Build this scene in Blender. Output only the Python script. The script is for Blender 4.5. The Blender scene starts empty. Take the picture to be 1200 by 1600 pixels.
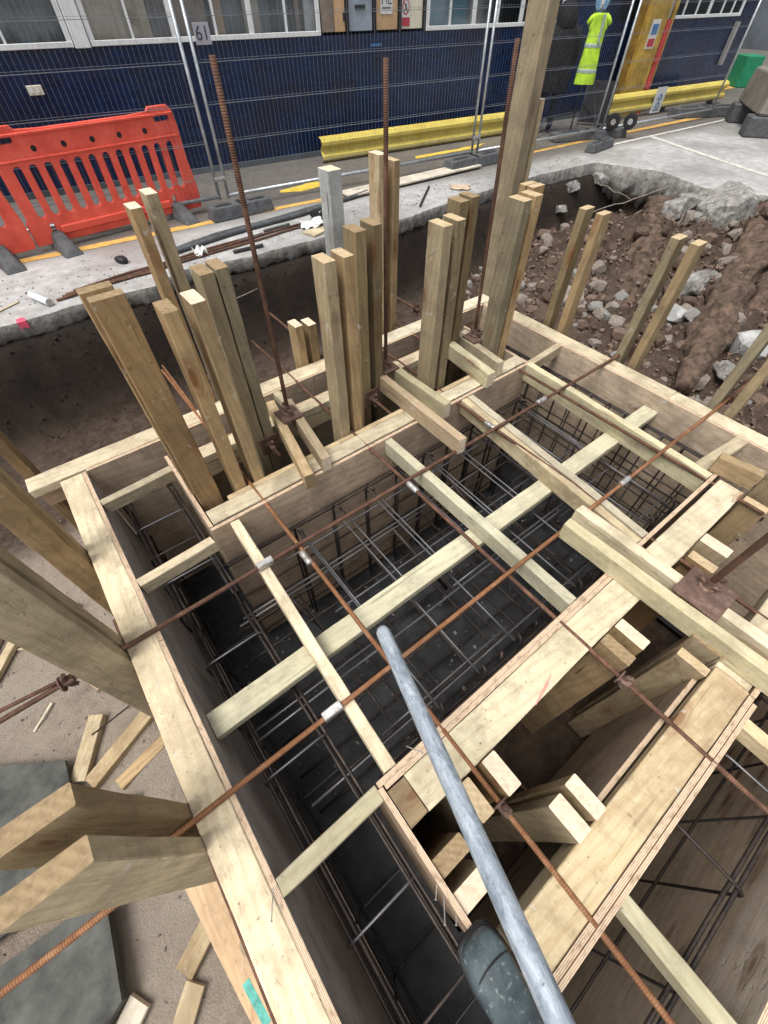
import bpy, bmesh, math, random
from mathutils import Vector, Matrix, noise
from math import radians, sin, cos, pi
random.seed(7)
sc = bpy.context.scene
COL = sc.collection
V = Vector

# ------------------------------------------------------------------ camera, sky, sun, exposure
cam = bpy.data.cameras.new('camera'); co = bpy.data.objects.new('camera', cam); COL.objects.link(co)
YAW, PITCH = radians(37.87), radians(51.84)
co.location = (0, 0, 1.6)
co.rotation_euler = (pi/2 - PITCH, 0, -YAW)
cam.sensor_fit = 'VERTICAL'; cam.sensor_height = 36; cam.lens = 36*652.5/1600
cam.clip_start = 0.02; cam.clip_end = 400
sc.camera = co
SUN_EL, SUN_AZ = radians(68), radians(262)     # azimuth clockwise from +Y
w = bpy.data.worlds.new('World'); sc.world = w; w.use_nodes = True
nt = w.node_tree; nt.nodes.clear()
sky = nt.nodes.new('ShaderNodeTexSky'); sky.sky_type = 'NISHITA'; sky.sun_disc = False
sky.sun_elevation = SUN_EL; sky.sun_rotation = SUN_AZ; sky.dust_density = 4; sky.air_density = 1.0; sky.ozone_density = 0.6
hs = nt.nodes.new('ShaderNodeHueSaturation'); hs.inputs['Saturation'].default_value = 0.22
bg = nt.nodes.new('ShaderNodeBackground'); bg.inputs[1].default_value = 0.13
wo = nt.nodes.new('ShaderNodeOutputWorld')
nt.links.new(sky.outputs[0], hs.inputs['Color']); nt.links.new(hs.outputs[0], bg.inputs[0]); nt.links.new(bg.outputs[0], wo.inputs[0])
sl = bpy.data.lights.new('sun', 'SUN'); so = bpy.data.objects.new('sun', sl); COL.objects.link(so)
sl.energy = 1.7; sl.angle = radians(28); sl.color = (1, .965, .91)
sd = V((sin(SUN_AZ)*cos(SUN_EL), cos(SUN_AZ)*cos(SUN_EL), sin(SUN_EL)))
so.rotation_euler = sd.to_track_quat('Z', 'Y').to_euler(); so.location = (0, 0, 20)
sc.view_settings.view_transform = 'Standard'; sc.view_settings.look = 'None'
sc.view_settings.exposure = 0.62; sc.view_settings.gamma = 1

# ------------------------------------------------------------------ materials
class NG:
    def __init__(s, name):
        s.m = bpy.data.materials.new(name); s.m.use_nodes = True
        s.t = s.m.node_tree; s.b = s.t.nodes['Principled BSDF']
        s.b.inputs['Specular IOR Level'].default_value = 0.3
    def n(s, typ, **kw):
        x = s.t.nodes.new('ShaderNode' + typ)
        for k, v in kw.items():
            if k in x.inputs.keys(): x.inputs[k].default_value = v
            else: setattr(x, k, v)
        return x
    def l(s, a, b): s.t.links.new(a, b)
    def coord(s, scale=(1, 1, 1), rnd=True, kind='Object'):
        tc = s.n('TexCoord'); mp = s.n('Mapping'); mp.inputs['Scale'].default_value = scale
        s.l(tc.outputs[kind], mp.inputs['Vector'])
        if rnd:
            oi = s.n('ObjectInfo'); mu = s.n('Math', operation='MULTIPLY'); mu.inputs[1].default_value = 57
            s.l(oi.outputs['Random'], mu.inputs[0]); s.l(mu.outputs[0], mp.inputs['Location'])
        return mp.outputs[0]
    def noise(s, vec, scale=5, detail=5, rough=.6, dist=0):
        x = s.n('TexNoise'); x.inputs['Scale'].default_value = scale; x.inputs['Detail'].default_value = detail
        x.inputs['Roughness'].default_value = rough; x.inputs['Distortion'].default_value = dist
        s.l(vec, x.inputs['Vector']); return x.outputs['Fac']
    def ramp(s, fac, stops, interp='LINEAR'):
        r = s.n('ValToRGB'); r.color_ramp.interpolation = interp
        e = r.color_ramp.elements
        while len(e) > 1: e.remove(e[-1])
        e[0].position = stops[0][0]; e[0].color = col4(stops[0][1])
        for p, c in stops[1:]:
            q = e.new(p); q.color = col4(c)
        s.l(fac, r.inputs[0]); return r.outputs[0]
    def mix(s, fac, a, b, mode='MIX'):
        x = s.n('Mix'); x.data_type = 'RGBA'; x.blend_type = mode
        for sock, val in ((0, fac), (6, a), (7, b)):
            if hasattr(val, 'is_linked'): s.l(val, x.inputs[sock])
            else: x.inputs[sock].default_value = val if sock == 0 else col4(val)
        return x.outputs[2]
    def bump(s, h, strength=.3, dist=.01):
        b = s.n('Bump'); b.inputs['Strength'].default_value = strength; b.inputs['Distance'].default_value = dist
        s.l(h, b.inputs['Height']); s.l(b.outputs[0], s.b.inputs['Normal'])
    def base(s, c):
        if hasattr(c, 'is_linked'): s.l(c, s.b.inputs['Base Color'])
        else: s.b.inputs['Base Color'].default_value = col4(c)
    def rough(s, v):
        if hasattr(v, 'is_linked'): s.l(v, s.b.inputs['Roughness'])
        else: s.b.inputs['Roughness'].default_value = v
def col4(c):
    if isinstance(c, (int, float)): return (c, c, c, 1)
    return tuple(c) + (1,) if len(c) == 3 else tuple(c)

def wood(name, light, dark, knot=(.2, .09, .035), dirt=(.12, .09, .06), dirtamt=.35, grain=1.0, crack=.5, knots=.55, randv=.3):
    g = NG(name); v = g.coord((1, 1, 1))
    mp = g.n('Mapping'); mp.inputs['Scale'].default_value = (1.3, 11, 11); g.l(v, mp.inputs['Vector'])
    vw = mp.outputs[0]
    # warp across the grain
    n0 = g.noise(vw, 1.1, 3, .5)
    wv = g.n('TexWave', wave_type='BANDS', bands_direction='DIAGONAL'); wv.inputs['Scale'].default_value = 1.6*grain
    wv.inputs['Distortion'].default_value = 5; wv.inputs['Detail'].default_value = 3; wv.inputs['Detail Scale'].default_value = 1.2
    g.l(vw, wv.inputs['Vector'])
    mp2 = g.n('Mapping'); mp2.inputs['Scale'].default_value = (4, 160, 160); g.l(v, mp2.inputs['Vector'])
    fine = g.noise(mp2.outputs[0], 1, 4, .7)
    c = g.mix(g.ramp(wv.outputs['Fac'], [(0, 0), (.6, .2), (1, .75)]), light, dark)
    c = g.mix(g.ramp(n0, [(.35, 0), (.7, .6)]), c, dark)
    c = g.mix(g.ramp(fine, [(.3, .0), (.75, .35)]), c, tuple(x*.6 for x in dark))
    # knots
    mk = g.n('Mapping'); mk.inputs['Scale'].default_value = (2.6, 8, 8); g.l(v, mk.inputs['Vector'])
    vo = g.n('TexVoronoi'); vo.inputs['Scale'].default_value = 1.0; g.l(mk.outputs[0], vo.inputs['Vector'])
    kf = g.ramp(vo.outputs['Distance'], [(.0, 1), (.10, .85), (.14, .3), (.19, .5), (.27, 0)])
    sel = g.n('SeparateColor'); g.l(vo.outputs['Color'], sel.inputs[0])
    kk = g.n('Math', operation='LESS_THAN'); kk.inputs[1].default_value = knots; g.l(sel.outputs[0], kk.inputs[0])
    km = g.n('Math', operation='MULTIPLY'); g.l(kf, km.inputs[0]); g.l(kk.outputs[0], km.inputs[1])
    c = g.mix(km.outputs[0], c, knot)
    # drying cracks along the grain
    mc = g.n('Mapping'); mc.inputs['Scale'].default_value = (1.6, 34, 34); g.l(v, mc.inputs['Vector'])
    cf = g.ramp(g.noise(mc.outputs[0], 1, 2, .45), [(.0, 0), (.71, 0), (.735, crack), (.75, crack)])
    c = g.mix(cf, c, (.05, .03, .018))
    # dirt and stains
    st = g.noise(v, 7, 6, .7)
    df = g.ramp(st, [(.47, 0), (.72, dirtamt)])
    c = g.mix(df, c, dirt)
    sp = g.noise(v, 60, 3, .6)
    c = g.mix(g.ramp(sp, [(.66, 0), (.74, dirtamt*1.6)]), c, tuple(x*.8 for x in dirt))
    sm = g.noise(v, 2.3, 7, .75, .6)
    c = g.mix(g.ramp(sm, [(.45, 0), (.64, dirtamt*1.15)]), c, tuple((x*.5+y*.5)*.8 for x, y in zip(dirt, dark)))
    md = g.n('Mapping'); md.inputs['Scale'].default_value = (22, 38, 38); g.l(v, md.inputs['Vector'])
    dent = g.ramp(g.noise(md.outputs[0], 1, 3, .5), [(.0, 0), (.64, 0), (.72, 1)])
    c = g.mix(g.ramp(dent, [(0, 0), (1, .35)]), c, tuple(x*.55 for x in dark))
    spl = g.ramp(g.noise(v, 19, 4, .65, .4), [(.0, 0), (.655, 0), (.68, .55), (.8, .6)])
    c = g.mix(spl, c, (.50, .48, .44))
    oi = g.n('ObjectInfo'); hv = g.n('HueSaturation')
    mr = g.n('MapRange'); mr.inputs['To Min'].default_value = 1-randv; mr.inputs['To Max'].default_value = 1+randv*.6
    g.l(oi.outputs['Random'], mr.inputs['Value']); g.l(mr.outputs[0], hv.inputs['Value']); g.l(c, hv.inputs['Color'])
    r7 = g.n('Math', operation='MULTIPLY'); r7.inputs[1].default_value = 7.3; g.l(oi.outputs['Random'], r7.inputs[0]); rf = g.n('Math', operation='FRACT'); g.l(r7.outputs[0], rf.inputs[0])
    mh = g.n('MapRange'); mh.inputs['To Min'].default_value = .489; mh.inputs['To Max'].default_value = .508; g.l(rf.outputs[0], mh.inputs['Value']); g.l(mh.outputs[0], hv.inputs['Hue'])
    ms = g.n('MapRange'); ms.inputs['To Min'].default_value = 1.12; ms.inputs['To Max'].default_value = .78; g.l(rf.outputs[0], ms.inputs['Value']); g.l(ms.outputs[0], hv.inputs['Saturation'])
    g.base(hv.outputs[0]); g.rough(.78)
    ad0 = g.n('Math', operation='SUBTRACT'); g.l(fine, ad0.inputs[0]); g.l(cf, ad0.inputs[1])
    ad = g.n('Math', operation='SUBTRACT'); g.l(ad0.outputs[0], ad.inputs[0]); g.l(dent, ad.inputs[1])
    g.bump(ad.outputs[0], .55, .004)
    return g.m
def endgrain(name, light, dark):
    g = NG(name); v = g.coord((1, 1, 1))
    wv = g.n('TexWave', wave_type='RINGS', rings_direction='X'); wv.inputs['Scale'].default_value = 16; wv.inputs['Distortion'].default_value = 4
    wv.inputs['Detail'].default_value = 2; g.l(v, wv.inputs['Vector'])
    n = g.noise(v, 60, 5, .7)
    c = g.mix(g.ramp(wv.outputs['Fac'], [(0, 0), (1, .4)]), light, dark)
    n5 = g.noise(v, 14, 5, .7); c = g.mix(g.ramp(n5, [(.45, 0), (.7, .5)]), c, tuple(x*.75 for x in dark))
    c = g.mix(g.ramp(n, [(.45, 0), (.75, .6)]), c, tuple(x*.5 for x in dark))
    g.base(c); g.rough(.85); g.bump(n, .4, .003); return g.m

M = {}
M['pine'] = wood('pine', (.66, .565, .365), (.53, .42, .24), dirt=(.17, .10, .06), dirtamt=.62, crack=.3)
M['pine_pale'] = wood('pine_pale', (.72, .64, .46), (.60, .51, .34), dirtamt=.52, crack=.25, knots=.35)
M['pine_green'] = wood('pine_green', (.66, .61, .41), (.55, .49, .30), dirtamt=.4, crack=.4)
M['pine_orange'] = wood('pine_orange', (.62, .48, .31), (.50, .36, .21), dirtamt=.35)
M['post'] = wood('post', (.47, .355, .20), (.35, .255, .13), dirtamt=.45, crack=.85)
M['post_pale'] = wood('post_pale', (.54, .41, .235), (.42, .31, .16), dirtamt=.5, crack=.5)
M['post_olive'] = wood('post_olive', (.33, .265, .15), (.225, .178, .095), dirtamt=.4, crack=.8)
M['post_brown'] = wood('post_brown', (.42, .305, .165), (.32, .22, .11), dirtamt=.5, crack=.8)
M['weathered'] = wood('weathered', (.50, .52, .50), (.40, .42, .41), knot=(.3, .28, .25), dirtamt=.5, crack=.7)
M['ply'] = wood('ply', (.62, .475, .34), (.48, .35, .235), grain=.7, dirtamt=.5, crack=.12, knots=.25)
M['ply_grey'] = wood('ply_grey', (.46, .435, .41), (.36, .33, .305), knot=(.12, .1, .09), grain=.7, dirtamt=.55, crack=.1, knots=.2)
M['ply_pale'] = wood('ply_pale', (.78, .70, .56), (.66, .56, .42), grain=.6, dirtamt=.35, crack=.05, knots=.9)
M['end'] = endgrain('end_grain', (.56, .44, .27), (.42, .30, .17))
M['end_pale'] = endgrain('end_grain_pale', (.74, .62, .47), (.62, .48, .33))
M['end_brown'] = endgrain('end_grain_brown', (.33, .24, .135), (.21, .145, .075))

def plyedge():
    g = NG('ply_edge'); v = g.coord((1, 1, 1))
    wv = g.n('TexWave', wave_type='BANDS', bands_direction='Y'); wv.inputs['Scale'].default_value = 68; wv.inputs['Distortion'].default_value = .6
    g.l(v, wv.inputs['Vector'])
    c = g.mix(g.ramp(wv.outputs['Fac'], [(0, 0), (.35, 0), (.6, 1)]), (.66, .52, .38), (.40, .28, .18))
    mp = g.n('Mapping'); mp.inputs['Scale'].default_value = (30, 60, 60); g.l(v, mp.inputs['Vector'])
    n = g.noise(mp.outputs[0], 1, 4, .7)
    c = g.mix(g.ramp(n, [(.5, 0), (.68, .7)]), c, (.2, .13, .08))
    g.base(c); g.rough(.85); g.bump(n, .4, .003); return g.m
M['ply_edge'] = plyedge()

def rusty(name, a, b, c3, rib=True, metal=.25, rough=.75):
    g = NG(name); v = g.coord((1, 1, 1))
    n = g.noise(v, 22, 6, .7); n2 = g.noise(v, 5, 3, .5)
    c = g.ramp(n, [(.3, a), (.5, b), (.68, c3)])
    c = g.mix(g.ramp(n2, [(.4, 0), (.65, .7)]), c, a)
    if rib:
        wv = g.n('TexWave', wave_type='BANDS', bands_direction='X'); wv.inputs['Scale'].default_value = 42; wv.inputs['Distortion'].default_value = .6; g.l(v, wv.inputs['Vector'])
        c = g.mix(g.ramp(wv.outputs['Fac'], [(.2, .32), (.6, 0)]), c, tuple(x*.5 for x in a))
        g.bump(wv.outputs['Fac'], .5, .003)
    else: g.bump(n, .4, .003)
    g.base(c); g.rough(rough); g.b.inputs['Metallic'].default_value = metal; return g.m
M['rust'] = rusty('rust_brown', (.085, .045, .032), (.155, .080, .052), (.26, .14, .09))
M['rust_orange'] = rusty('rust_orange', (.19, .085, .04), (.31, .145, .07), (.40, .23, .13))
M['rust_plate'] = rusty('rust_plate', (.10, .06, .05), (.17, .105, .08), (.30, .21, .17), rib=False)
M['rebar'] = rusty('dark_rebar', (.030, .025, .024), (.052, .042, .038), (.10, .072, .058), rib=False, metal=.4, rough=.5)
M['rebar_light'] = rusty('grey_rebar', (.10, .10, .108), (.155, .155, .165), (.21, .18, .165), rib=False, metal=.6, rough=.42)
def galv(name, base, dk, sc_=14, rough=.45, metal=.7):
    g = NG(name); v = g.coord((1, 1, 1)); n = g.noise(v, sc_, 6, .65); n2 = g.noise(v, 55, 3, .6)
    c = g.ramp(n, [(.35, dk), (.6, base)]); c = g.mix(g.ramp(n2, [(.62, 0), (.72, .7)]), c, tuple(x*.3 for x in dk))
    g.base(c); g.rough(rough); g.b.inputs['Metallic'].default_value = metal; g.bump(n2, .2, .002); return g.m
M['galv'] = galv('galvanised', (.55, .58, .60), (.36, .39, .42))
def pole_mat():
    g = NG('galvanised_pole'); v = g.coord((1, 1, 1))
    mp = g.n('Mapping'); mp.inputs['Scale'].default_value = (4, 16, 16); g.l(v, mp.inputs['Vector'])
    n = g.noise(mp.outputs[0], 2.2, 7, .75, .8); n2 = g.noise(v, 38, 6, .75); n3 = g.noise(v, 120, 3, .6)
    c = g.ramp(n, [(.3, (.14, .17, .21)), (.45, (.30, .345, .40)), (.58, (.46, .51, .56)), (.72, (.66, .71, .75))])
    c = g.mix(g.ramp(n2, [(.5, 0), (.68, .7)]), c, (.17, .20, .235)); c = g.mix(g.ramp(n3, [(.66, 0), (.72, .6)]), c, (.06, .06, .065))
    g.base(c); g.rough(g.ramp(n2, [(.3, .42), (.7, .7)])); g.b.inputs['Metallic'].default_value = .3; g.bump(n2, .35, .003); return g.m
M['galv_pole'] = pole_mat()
M['coupler'] = galv('coupler_steel', (.55, .54, .53), (.30, .27, .25), 30, .45, .6)

def simple(name, c, rough=.6, var=.25, sc_=8, metal=0, bump=.1, spec=None):
    g = NG(name); v = g.coord((1, 1, 1)); n = g.noise(v, sc_, 5, .65)
    g.base(g.ramp(n, [(.3, tuple(x*(1-var) for x in c)), (.7, tuple(min(1, x*(1+var)) for x in c))]))
    g.rough(rough); g.b.inputs['Metallic'].default_value = metal
    if bump: g.bump(n, bump, .01)
    if spec is not None: g.b.inputs['Specular IOR Level'].default_value = spec
    return g.m
M['wire'] = simple('wire_grey', (.22, .24, .265), .5, .2)
M['white_paint'] = simple('white_paint', (.70, .72, .72), .5, .12)
def barrier_mat():
    g = NG('barrier_plastic'); v = g.coord((1, 1, 1)); n = g.noise(v, 5, 6, .7); n2 = g.noise(v, 50, 4, .7)
    c = g.ramp(n, [(.3, (.62, .075, .05)), (.6, (.80, .12, .08)), (.75, (.84, .22, .16))])
    c = g.mix(g.ramp(n2, [(.6, 0), (.72, .45)]), c, (.45, .25, .2)); sx = g.n('SeparateXYZ'); g.l(v, sx.inputs[0])
    mu = g.n('Mapping'); mu.inputs['Scale'].default_value = (30, 30, 2); g.l(v, mu.inputs['Vector'])
    c = g.mix(g.ramp(g.noise(mu.outputs[0], 1, 4, .7), [(.58, 0), (.7, .35)]), c, (.35, .12, .09))
    g.base(c); g.rough(g.ramp(n, [(.3, .35), (.7, .6)])); g.bump(n, .15, .01); return g.m
M['barrier'] = barrier_mat()
M['rubber'] = simple('rubber', (.085, .088, .092), .8, .35, 15, bump=.4)
M['black'] = simple('black_plastic', (.02, .02, .022), .45, .3)
def crash_mat():
    g = NG('yellow_paint'); v = g.coord((1, 1, 1)); n = g.noise(v, 2.5, 7, .7); n2 = g.noise(v, 22, 6, .75)
    c = g.ramp(n, [(.3, (.50, .39, .07)), (.65, (.66, .54, .13))]); c = g.mix(g.ramp(n2, [(.53, 0), (.66, .75)]), c, (.20, .16, .09))
    g.base(c); g.rough(.5); g.bump(n2, .2, .005); return g.m
M['crash'] = crash_mat()
M['yellow_dark'] = simple('yellow_worn', (.42, .27, .05), .55, .45, 5)
M['red'] = simple('red_paint', (.48, .06, .05), .5, .3)
M['green'] = simple('green_plastic', (.02, .22, .11), .5, .2)
M['hivis'] = simple('hivis_fabric', (.42, .66, .04), .8, .28, 5, bump=.8)
M['reflective'] = simple('reflective_tape', (.30, .35, .33), .35, .15)
M['coat'] = simple('dark_coat', (.009, .009, .011), .85, .4, 14, bump=.5)
M['trousers'] = simple('navy_trousers', (.016, .021, .035), .85, .4, 14, bump=.4)
M['skin'] = simple('skin', (.42, .25, .18), .6, .1)
M['cream'] = simple('cream_board', (.66, .62, .50), .6, .1)
M['beige'] = simple('beige_blind', (.62, .56, .45), .8, .15)
M['grey_room'] = simple('room_grey', (.16, .155, .15), .8, .5, 1.5)
M['slate_room'] = simple('room_slate', (.15, .19, .215), .8, .5, 1.5)
M['brown_room'] = simple('room_brown', (.33, .26, .21), .8, .45, 2)
M['teal'] = simple('teal_curtain', (.03, .21, .29), .7, .3, 3)
M['oak'] = simple('oak_board', (.50, .33, .18), .6, .2, 4)
M['blue_grey'] = simple('blue_grey_board', (.28, .32, .38), .5, .2, 3)
M['lilac'] = simple('lilac_card', (.36, .35, .40), .7, .1)
M['paper'] = simple('paper', (.62, .62, .60), .8, .06)
M['ink'] = simple('ink', (.05, .06, .08), .7, .2)
M['ink_blue'] = simple('ink_blue', (.06, .16, .34), .7, .2)
M['block_grey'] = simple('block_grey', (.19, .175, .155), .8, .3, 4)
M['hat_blue'] = simple('hat_blue', (.20, .38, .55), .4, .15)
M['sign_red'] = simple('sign_red', (.42, .04, .06), .5, .2)
M['dark_metal'] = simple('dark_metal', (.05, .05, .055), .5, .3, metal=.5)
M['yellow_line'] = simple('yellow_line_paint', (.60, .36, .10), .7, .3, 9)
M['yellow_bright'] = simple('yellow_bright_paint', (.64, .46, .07), .7, .25, 9)
M['white_line'] = simple('white_line_paint', (.50, .49, .45), .8, .3, 9)
M['red_spray'] = simple('red_spray', (.70, .10, .16), .7, .2)
M['red_chalk'] = simple('red_chalk', (.60, .26, .22), .9, .3, 40)
M['turquoise'] = simple('turquoise_spray', (.12, .40, .34), .8, .35, 30)
M['cardboard'] = simple('board_brown', (.52, .40, .29), .8, .2, 5)
M['wallgrey'] = simple('far_wall_grey', (.10, .115, .13), .8, .35, .8)
M['boot'] = None

def boot_mat():
    g = NG('boot_leather'); v = g.coord((1, 1, 1)); n = g.noise(v, 12, 6, .7); n2 = g.noise(v, 70, 4, .6)
    c = g.ramp(n, [(.35, (.03, .042, .048)), (.6, (.075, .10, .11))])
    c = g.mix(g.ramp(n2, [(.58, 0), (.7, .55)]), c, (.28, .30, .30))
    g.base(c); g.rough(.55); g.bump(n2, .4, .003); return g.m
M['boot'] = boot_mat()

def tiles():
    g = NG('blue_glazed_tile'); v = g.coord((1, 1, 1), rnd=False)
    sw = g.n('SeparateXYZ'); g.l(v, sw.inputs[0]); cb = g.n('CombineXYZ'); g.l(sw.outputs[0], cb.inputs[0]); g.l(sw.outputs[2], cb.inputs[1])
    br = g.n('TexBrick'); br.offset = .5
    for k, val in dict(Scale=1.0, **{'Mortar Size': .004, 'Brick Width': .15, 'Row Height': .075, 'Mortar Smooth': .2, 'Bias': 0}).items(): br.inputs[k].default_value = val
    br.inputs['Color1'].default_value = (.004, .012, .045, 1); br.inputs['Color2'].default_value = (.006, .021, .075, 1); br.inputs['Mortar'].default_value = (.012, .024, .06, 1)
    g.l(cb.outputs[0], br.inputs['Vector'])
    n = g.noise(v, 1.2, 5, .7)
    c = g.mix(g.ramp(n, [(.45, 0), (.62, .7)]), br.outputs['Color'], (.012, .012, .024))
    sp = g.noise(v, 45, 3, .7)
    c = g.mix(g.ramp(sp, [(.72, 0), (.76, .5)]), c, (.25, .27, .32))
    g.base(c); g.rough(g.ramp(n, [(.3, .16), (.8, .4)])); g.b.inputs['Specular IOR Level'].default_value = .4
    g.bump(br.outputs['Fac'], -.3, .002); return g.m
M['tile'] = tiles()

def slab_mat():
    g = NG('concrete_slab'); tc = g.n('TexCoord'); v = tc.outputs['Object']
    n = g.noise(v, .9, 6, .65); n2 = g.noise(v, 9, 6, .7); n3 = g.noise(v, 75, 4, .7)
    conc = g.ramp(n2, [(.3, (.28, .277, .268)), (.52, (.41, .405, .395)), (.72, (.53, .525, .51))])
    conc = g.mix(g.ramp(n, [(.42, 0), (.66, .75)]), conc, (.24, .235, .225))
    floor = g.ramp(n2, [(.3, (.105, .095, .085)), (.7, (.165, .15, .135))])
    floor = g.mix(g.ramp(n, [(.5, 0), (.7, .6)]), floor, (.22, .20, .175))
    sx = g.n('SeparateXYZ'); g.l(v, sx.inputs[0])
    a = g.n('Math', operation='MULTIPLY_ADD'); a.inputs[1].default_value = .1; g.l(sx.outputs[0], a.inputs[0]); g.l(sx.outputs[1], a.inputs[2])
    b = g.n('Math', operation='MULTIPLY_ADD'); b.inputs[1].default_value = .8; g.l(n2, b.inputs[0]); g.l(a.outputs[0], b.inputs[2])
    mr = g.n('MapRange'); mr.inputs['From Min'].default_value = 6.55; mr.inputs['From Max'].default_value = 6.95; g.l(b.outputs[0], mr.inputs['Value'])
    c = g.mix(mr.outputs[0], conc, floor)
    c = g.mix(g.ramp(n3, [(.6, 0), (.74, .22)]), c, (.14, .13, .12))
    g.base(c); g.rough(g.ramp(n, [(.35, .65), (.65, .32)])); g.bump(n3, .2, .004); return g.m
M['slab'] = slab_mat()
def edge_mat():
    g = NG('broken_concrete_edge'); tc = g.n('TexCoord'); v = tc.outputs['Object']
    n = g.noise(v, 12, 7, .75); vo = g.n('TexVoronoi'); vo.inputs['Scale'].default_value = 32; g.l(v, vo.inputs['Vector'])
    c = g.ramp(n, [(.32, (.12, .105, .09)), (.5, (.27, .26, .24)), (.7, (.42, .41, .39))])
    c = g.mix(g.ramp(vo.outputs['Distance'], [(.0, .5), (.25, 0)]), c, (.17, .14, .11))
    g.base(c); g.rough(.95); g.bump(n, 1, .03); return g.m
M['edge'] = edge_mat()
def soil_mat():
    g = NG('excavated_soil'); tc = g.n('TexCoord'); v = tc.outputs['Object']
    n = g.noise(v, 1.6, 7, .7); n2 = g.noise(v, 14, 8, .75); n3 = g.noise(v, 90, 4, .7)
    rich = g.ramp(n2, [(.3, (.028, .018, .013)), (.5, (.068, .045, .032)), (.7, (.135, .095, .070))])
    rich = g.mix(g.ramp(n, [(.45, 0), (.7, .6)]), rich, (.15, .105, .08))
    rich = g.mix(g.ramp(n3, [(.6, 0), (.7, .5)]), rich, (.24, .19, .15))
    pale = g.ramp(n2, [(.3, (.20, .155, .12)), (.5, (.31, .25, .20)), (.72, (.40, .335, .27))])
    pale = g.mix(g.ramp(n, [(.4, 0), (.62, .8)]), pale, (.37, .315, .255))
    pale = g.mix(g.ramp(n3, [(.6, 0), (.75, .22)]), pale, (.2, .16, .13))
    sx = g.n('SeparateXYZ'); g.l(v, sx.inputs[0])
    # pale trampled ground west of the formwork, brown clay elsewhere
    a = g.n('MapRange'); a.inputs['From Min'].default_value = -.2; a.inputs['From Max'].default_value = -.6; g.l(sx.outputs[0], a.inputs['Value'])
    q = g.n('Math', operation='MULTIPLY_ADD'); q.inputs[1].default_value = 1.2; g.l(n, q.inputs[0]); g.l(sx.outputs[1], q.inputs[2])
    b = g.n('MapRange'); b.inputs['From Min'].default_value = 3.9; b.inputs['From Max'].default_value = 3.5; g.l(q.outputs[0], b.inputs['Value'])
    m = g.n('Math', operation='MULTIPLY'); g.l(a.outputs[0], m.inputs[0]); g.l(b.outputs[0], m.inputs[1])
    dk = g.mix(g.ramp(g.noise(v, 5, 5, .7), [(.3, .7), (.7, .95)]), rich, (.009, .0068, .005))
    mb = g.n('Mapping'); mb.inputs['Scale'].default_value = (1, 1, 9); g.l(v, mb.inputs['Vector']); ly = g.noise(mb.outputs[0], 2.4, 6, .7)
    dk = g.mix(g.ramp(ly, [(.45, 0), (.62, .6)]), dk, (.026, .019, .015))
    bank = g.n('MapRange'); bank.inputs['From Min'].default_value = 4.2; bank.inputs['From Max'].default_value = 4.7; g.l(sx.outputs[1], bank.inputs['Value'])  # shade on the far cut bank below the slab, painted into the soil colour
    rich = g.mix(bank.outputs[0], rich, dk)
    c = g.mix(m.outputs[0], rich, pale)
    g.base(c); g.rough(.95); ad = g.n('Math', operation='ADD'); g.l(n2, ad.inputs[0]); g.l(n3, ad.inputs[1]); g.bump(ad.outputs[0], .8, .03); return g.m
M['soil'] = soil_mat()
M['rock_grey'] = simple('rubble_grey', (.24, .23, .215), .95, .6, 14, bump=1)
M['rock_pale'] = simple('rubble_pale', (.36, .36, .35), .85, .3, 9, bump=.8)
M['rock_brown'] = simple('rubble_brown', (.16, .112, .085), .95, .5, 9, bump=.9)
M['clay'] = simple('clay_lump', (.095, .064, .047), .95, .75, 11, bump=1)
M['rock_mid'] = simple('rubble_mid', (.22, .185, .155), .9, .5, 9, bump=.8)
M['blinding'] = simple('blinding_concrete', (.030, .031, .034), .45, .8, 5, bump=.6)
M['grey_board'] = simple('shutter_board_grey', (.062, .063, .056), .65, .75, 5, bump=.5)
M['foam'] = simple('foam_can', (.62, .65, .68), .4, .1)
def glass_mat():
    g = NG('window_glass'); g.base((.5, .55, .58)); g.rough(.08)
    tr = g.n('BsdfTransparent'); gl = g.n('BsdfGlossy'); gl.inputs['Roughness'].default_value = .06; gl.inputs['Color'].default_value = (.8, .85, .9, 1)
    fr = g.n('Fresnel'); fr.inputs['IOR'].default_value = 1.55
    ad = g.n('Math', operation='ADD'); ad.inputs[1].default_value = .01; g.l(fr.outputs[0], ad.inputs[0])
    mx = g.n('MixShader'); g.l(ad.outputs[0], mx.inputs[0]); g.l(tr.outputs[0], mx.inputs[1]); g.l(gl.outputs[0], mx.inputs[2])
    out = [x for x in g.t.nodes if x.type == 'OUTPUT_MATERIAL'][0]; g.l(mx.outputs[0], out.inputs['Surface']); return g.m
M['glass'] = glass_mat()

# ------------------------------------------------------------------ builders
WORLD = {}
def link(name, me, mats, mat=None, parent=None, label=None, cat=None, group=None, kind=None, smooth=False):
    if me is not None and not isinstance(me, bpy.types.Mesh):
        bm = me; me = bpy.data.meshes.new(name); bm.normal_update(); bm.to_mesh(me); bm.free()
    o = bpy.data.objects.new(name, me); COL.objects.link(o)
    if me is not None and mats is not None:
        if not isinstance(mats, (list, tuple)): mats = [mats]
        if len(me.materials) == 0:
            for m in mats: me.materials.append(M[m] if isinstance(m, str) else m)
        if smooth:
            for p in me.polygons: p.use_smooth = True
    mw = mat.copy() if mat is not None else Matrix.Identity(4)
    o.matrix_basis = mw; WORLD[o.name] = mw
    if parent is not None:
        o.parent = parent; o.matrix_parent_inverse = WORLD[parent.name].inverted()
    if label: o['label'] = label
    if cat: o['category'] = cat
    if group: o['group'] = group
    if kind: o['kind'] = kind
    return o
def thing(name, label, cat, loc=(0, 0, 0), group=None, rot=0):
    return link(name, None, None, Matrix.Translation(loc) @ Matrix.Rotation(rot, 4, 'Z'), None, label, cat, group)
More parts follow.
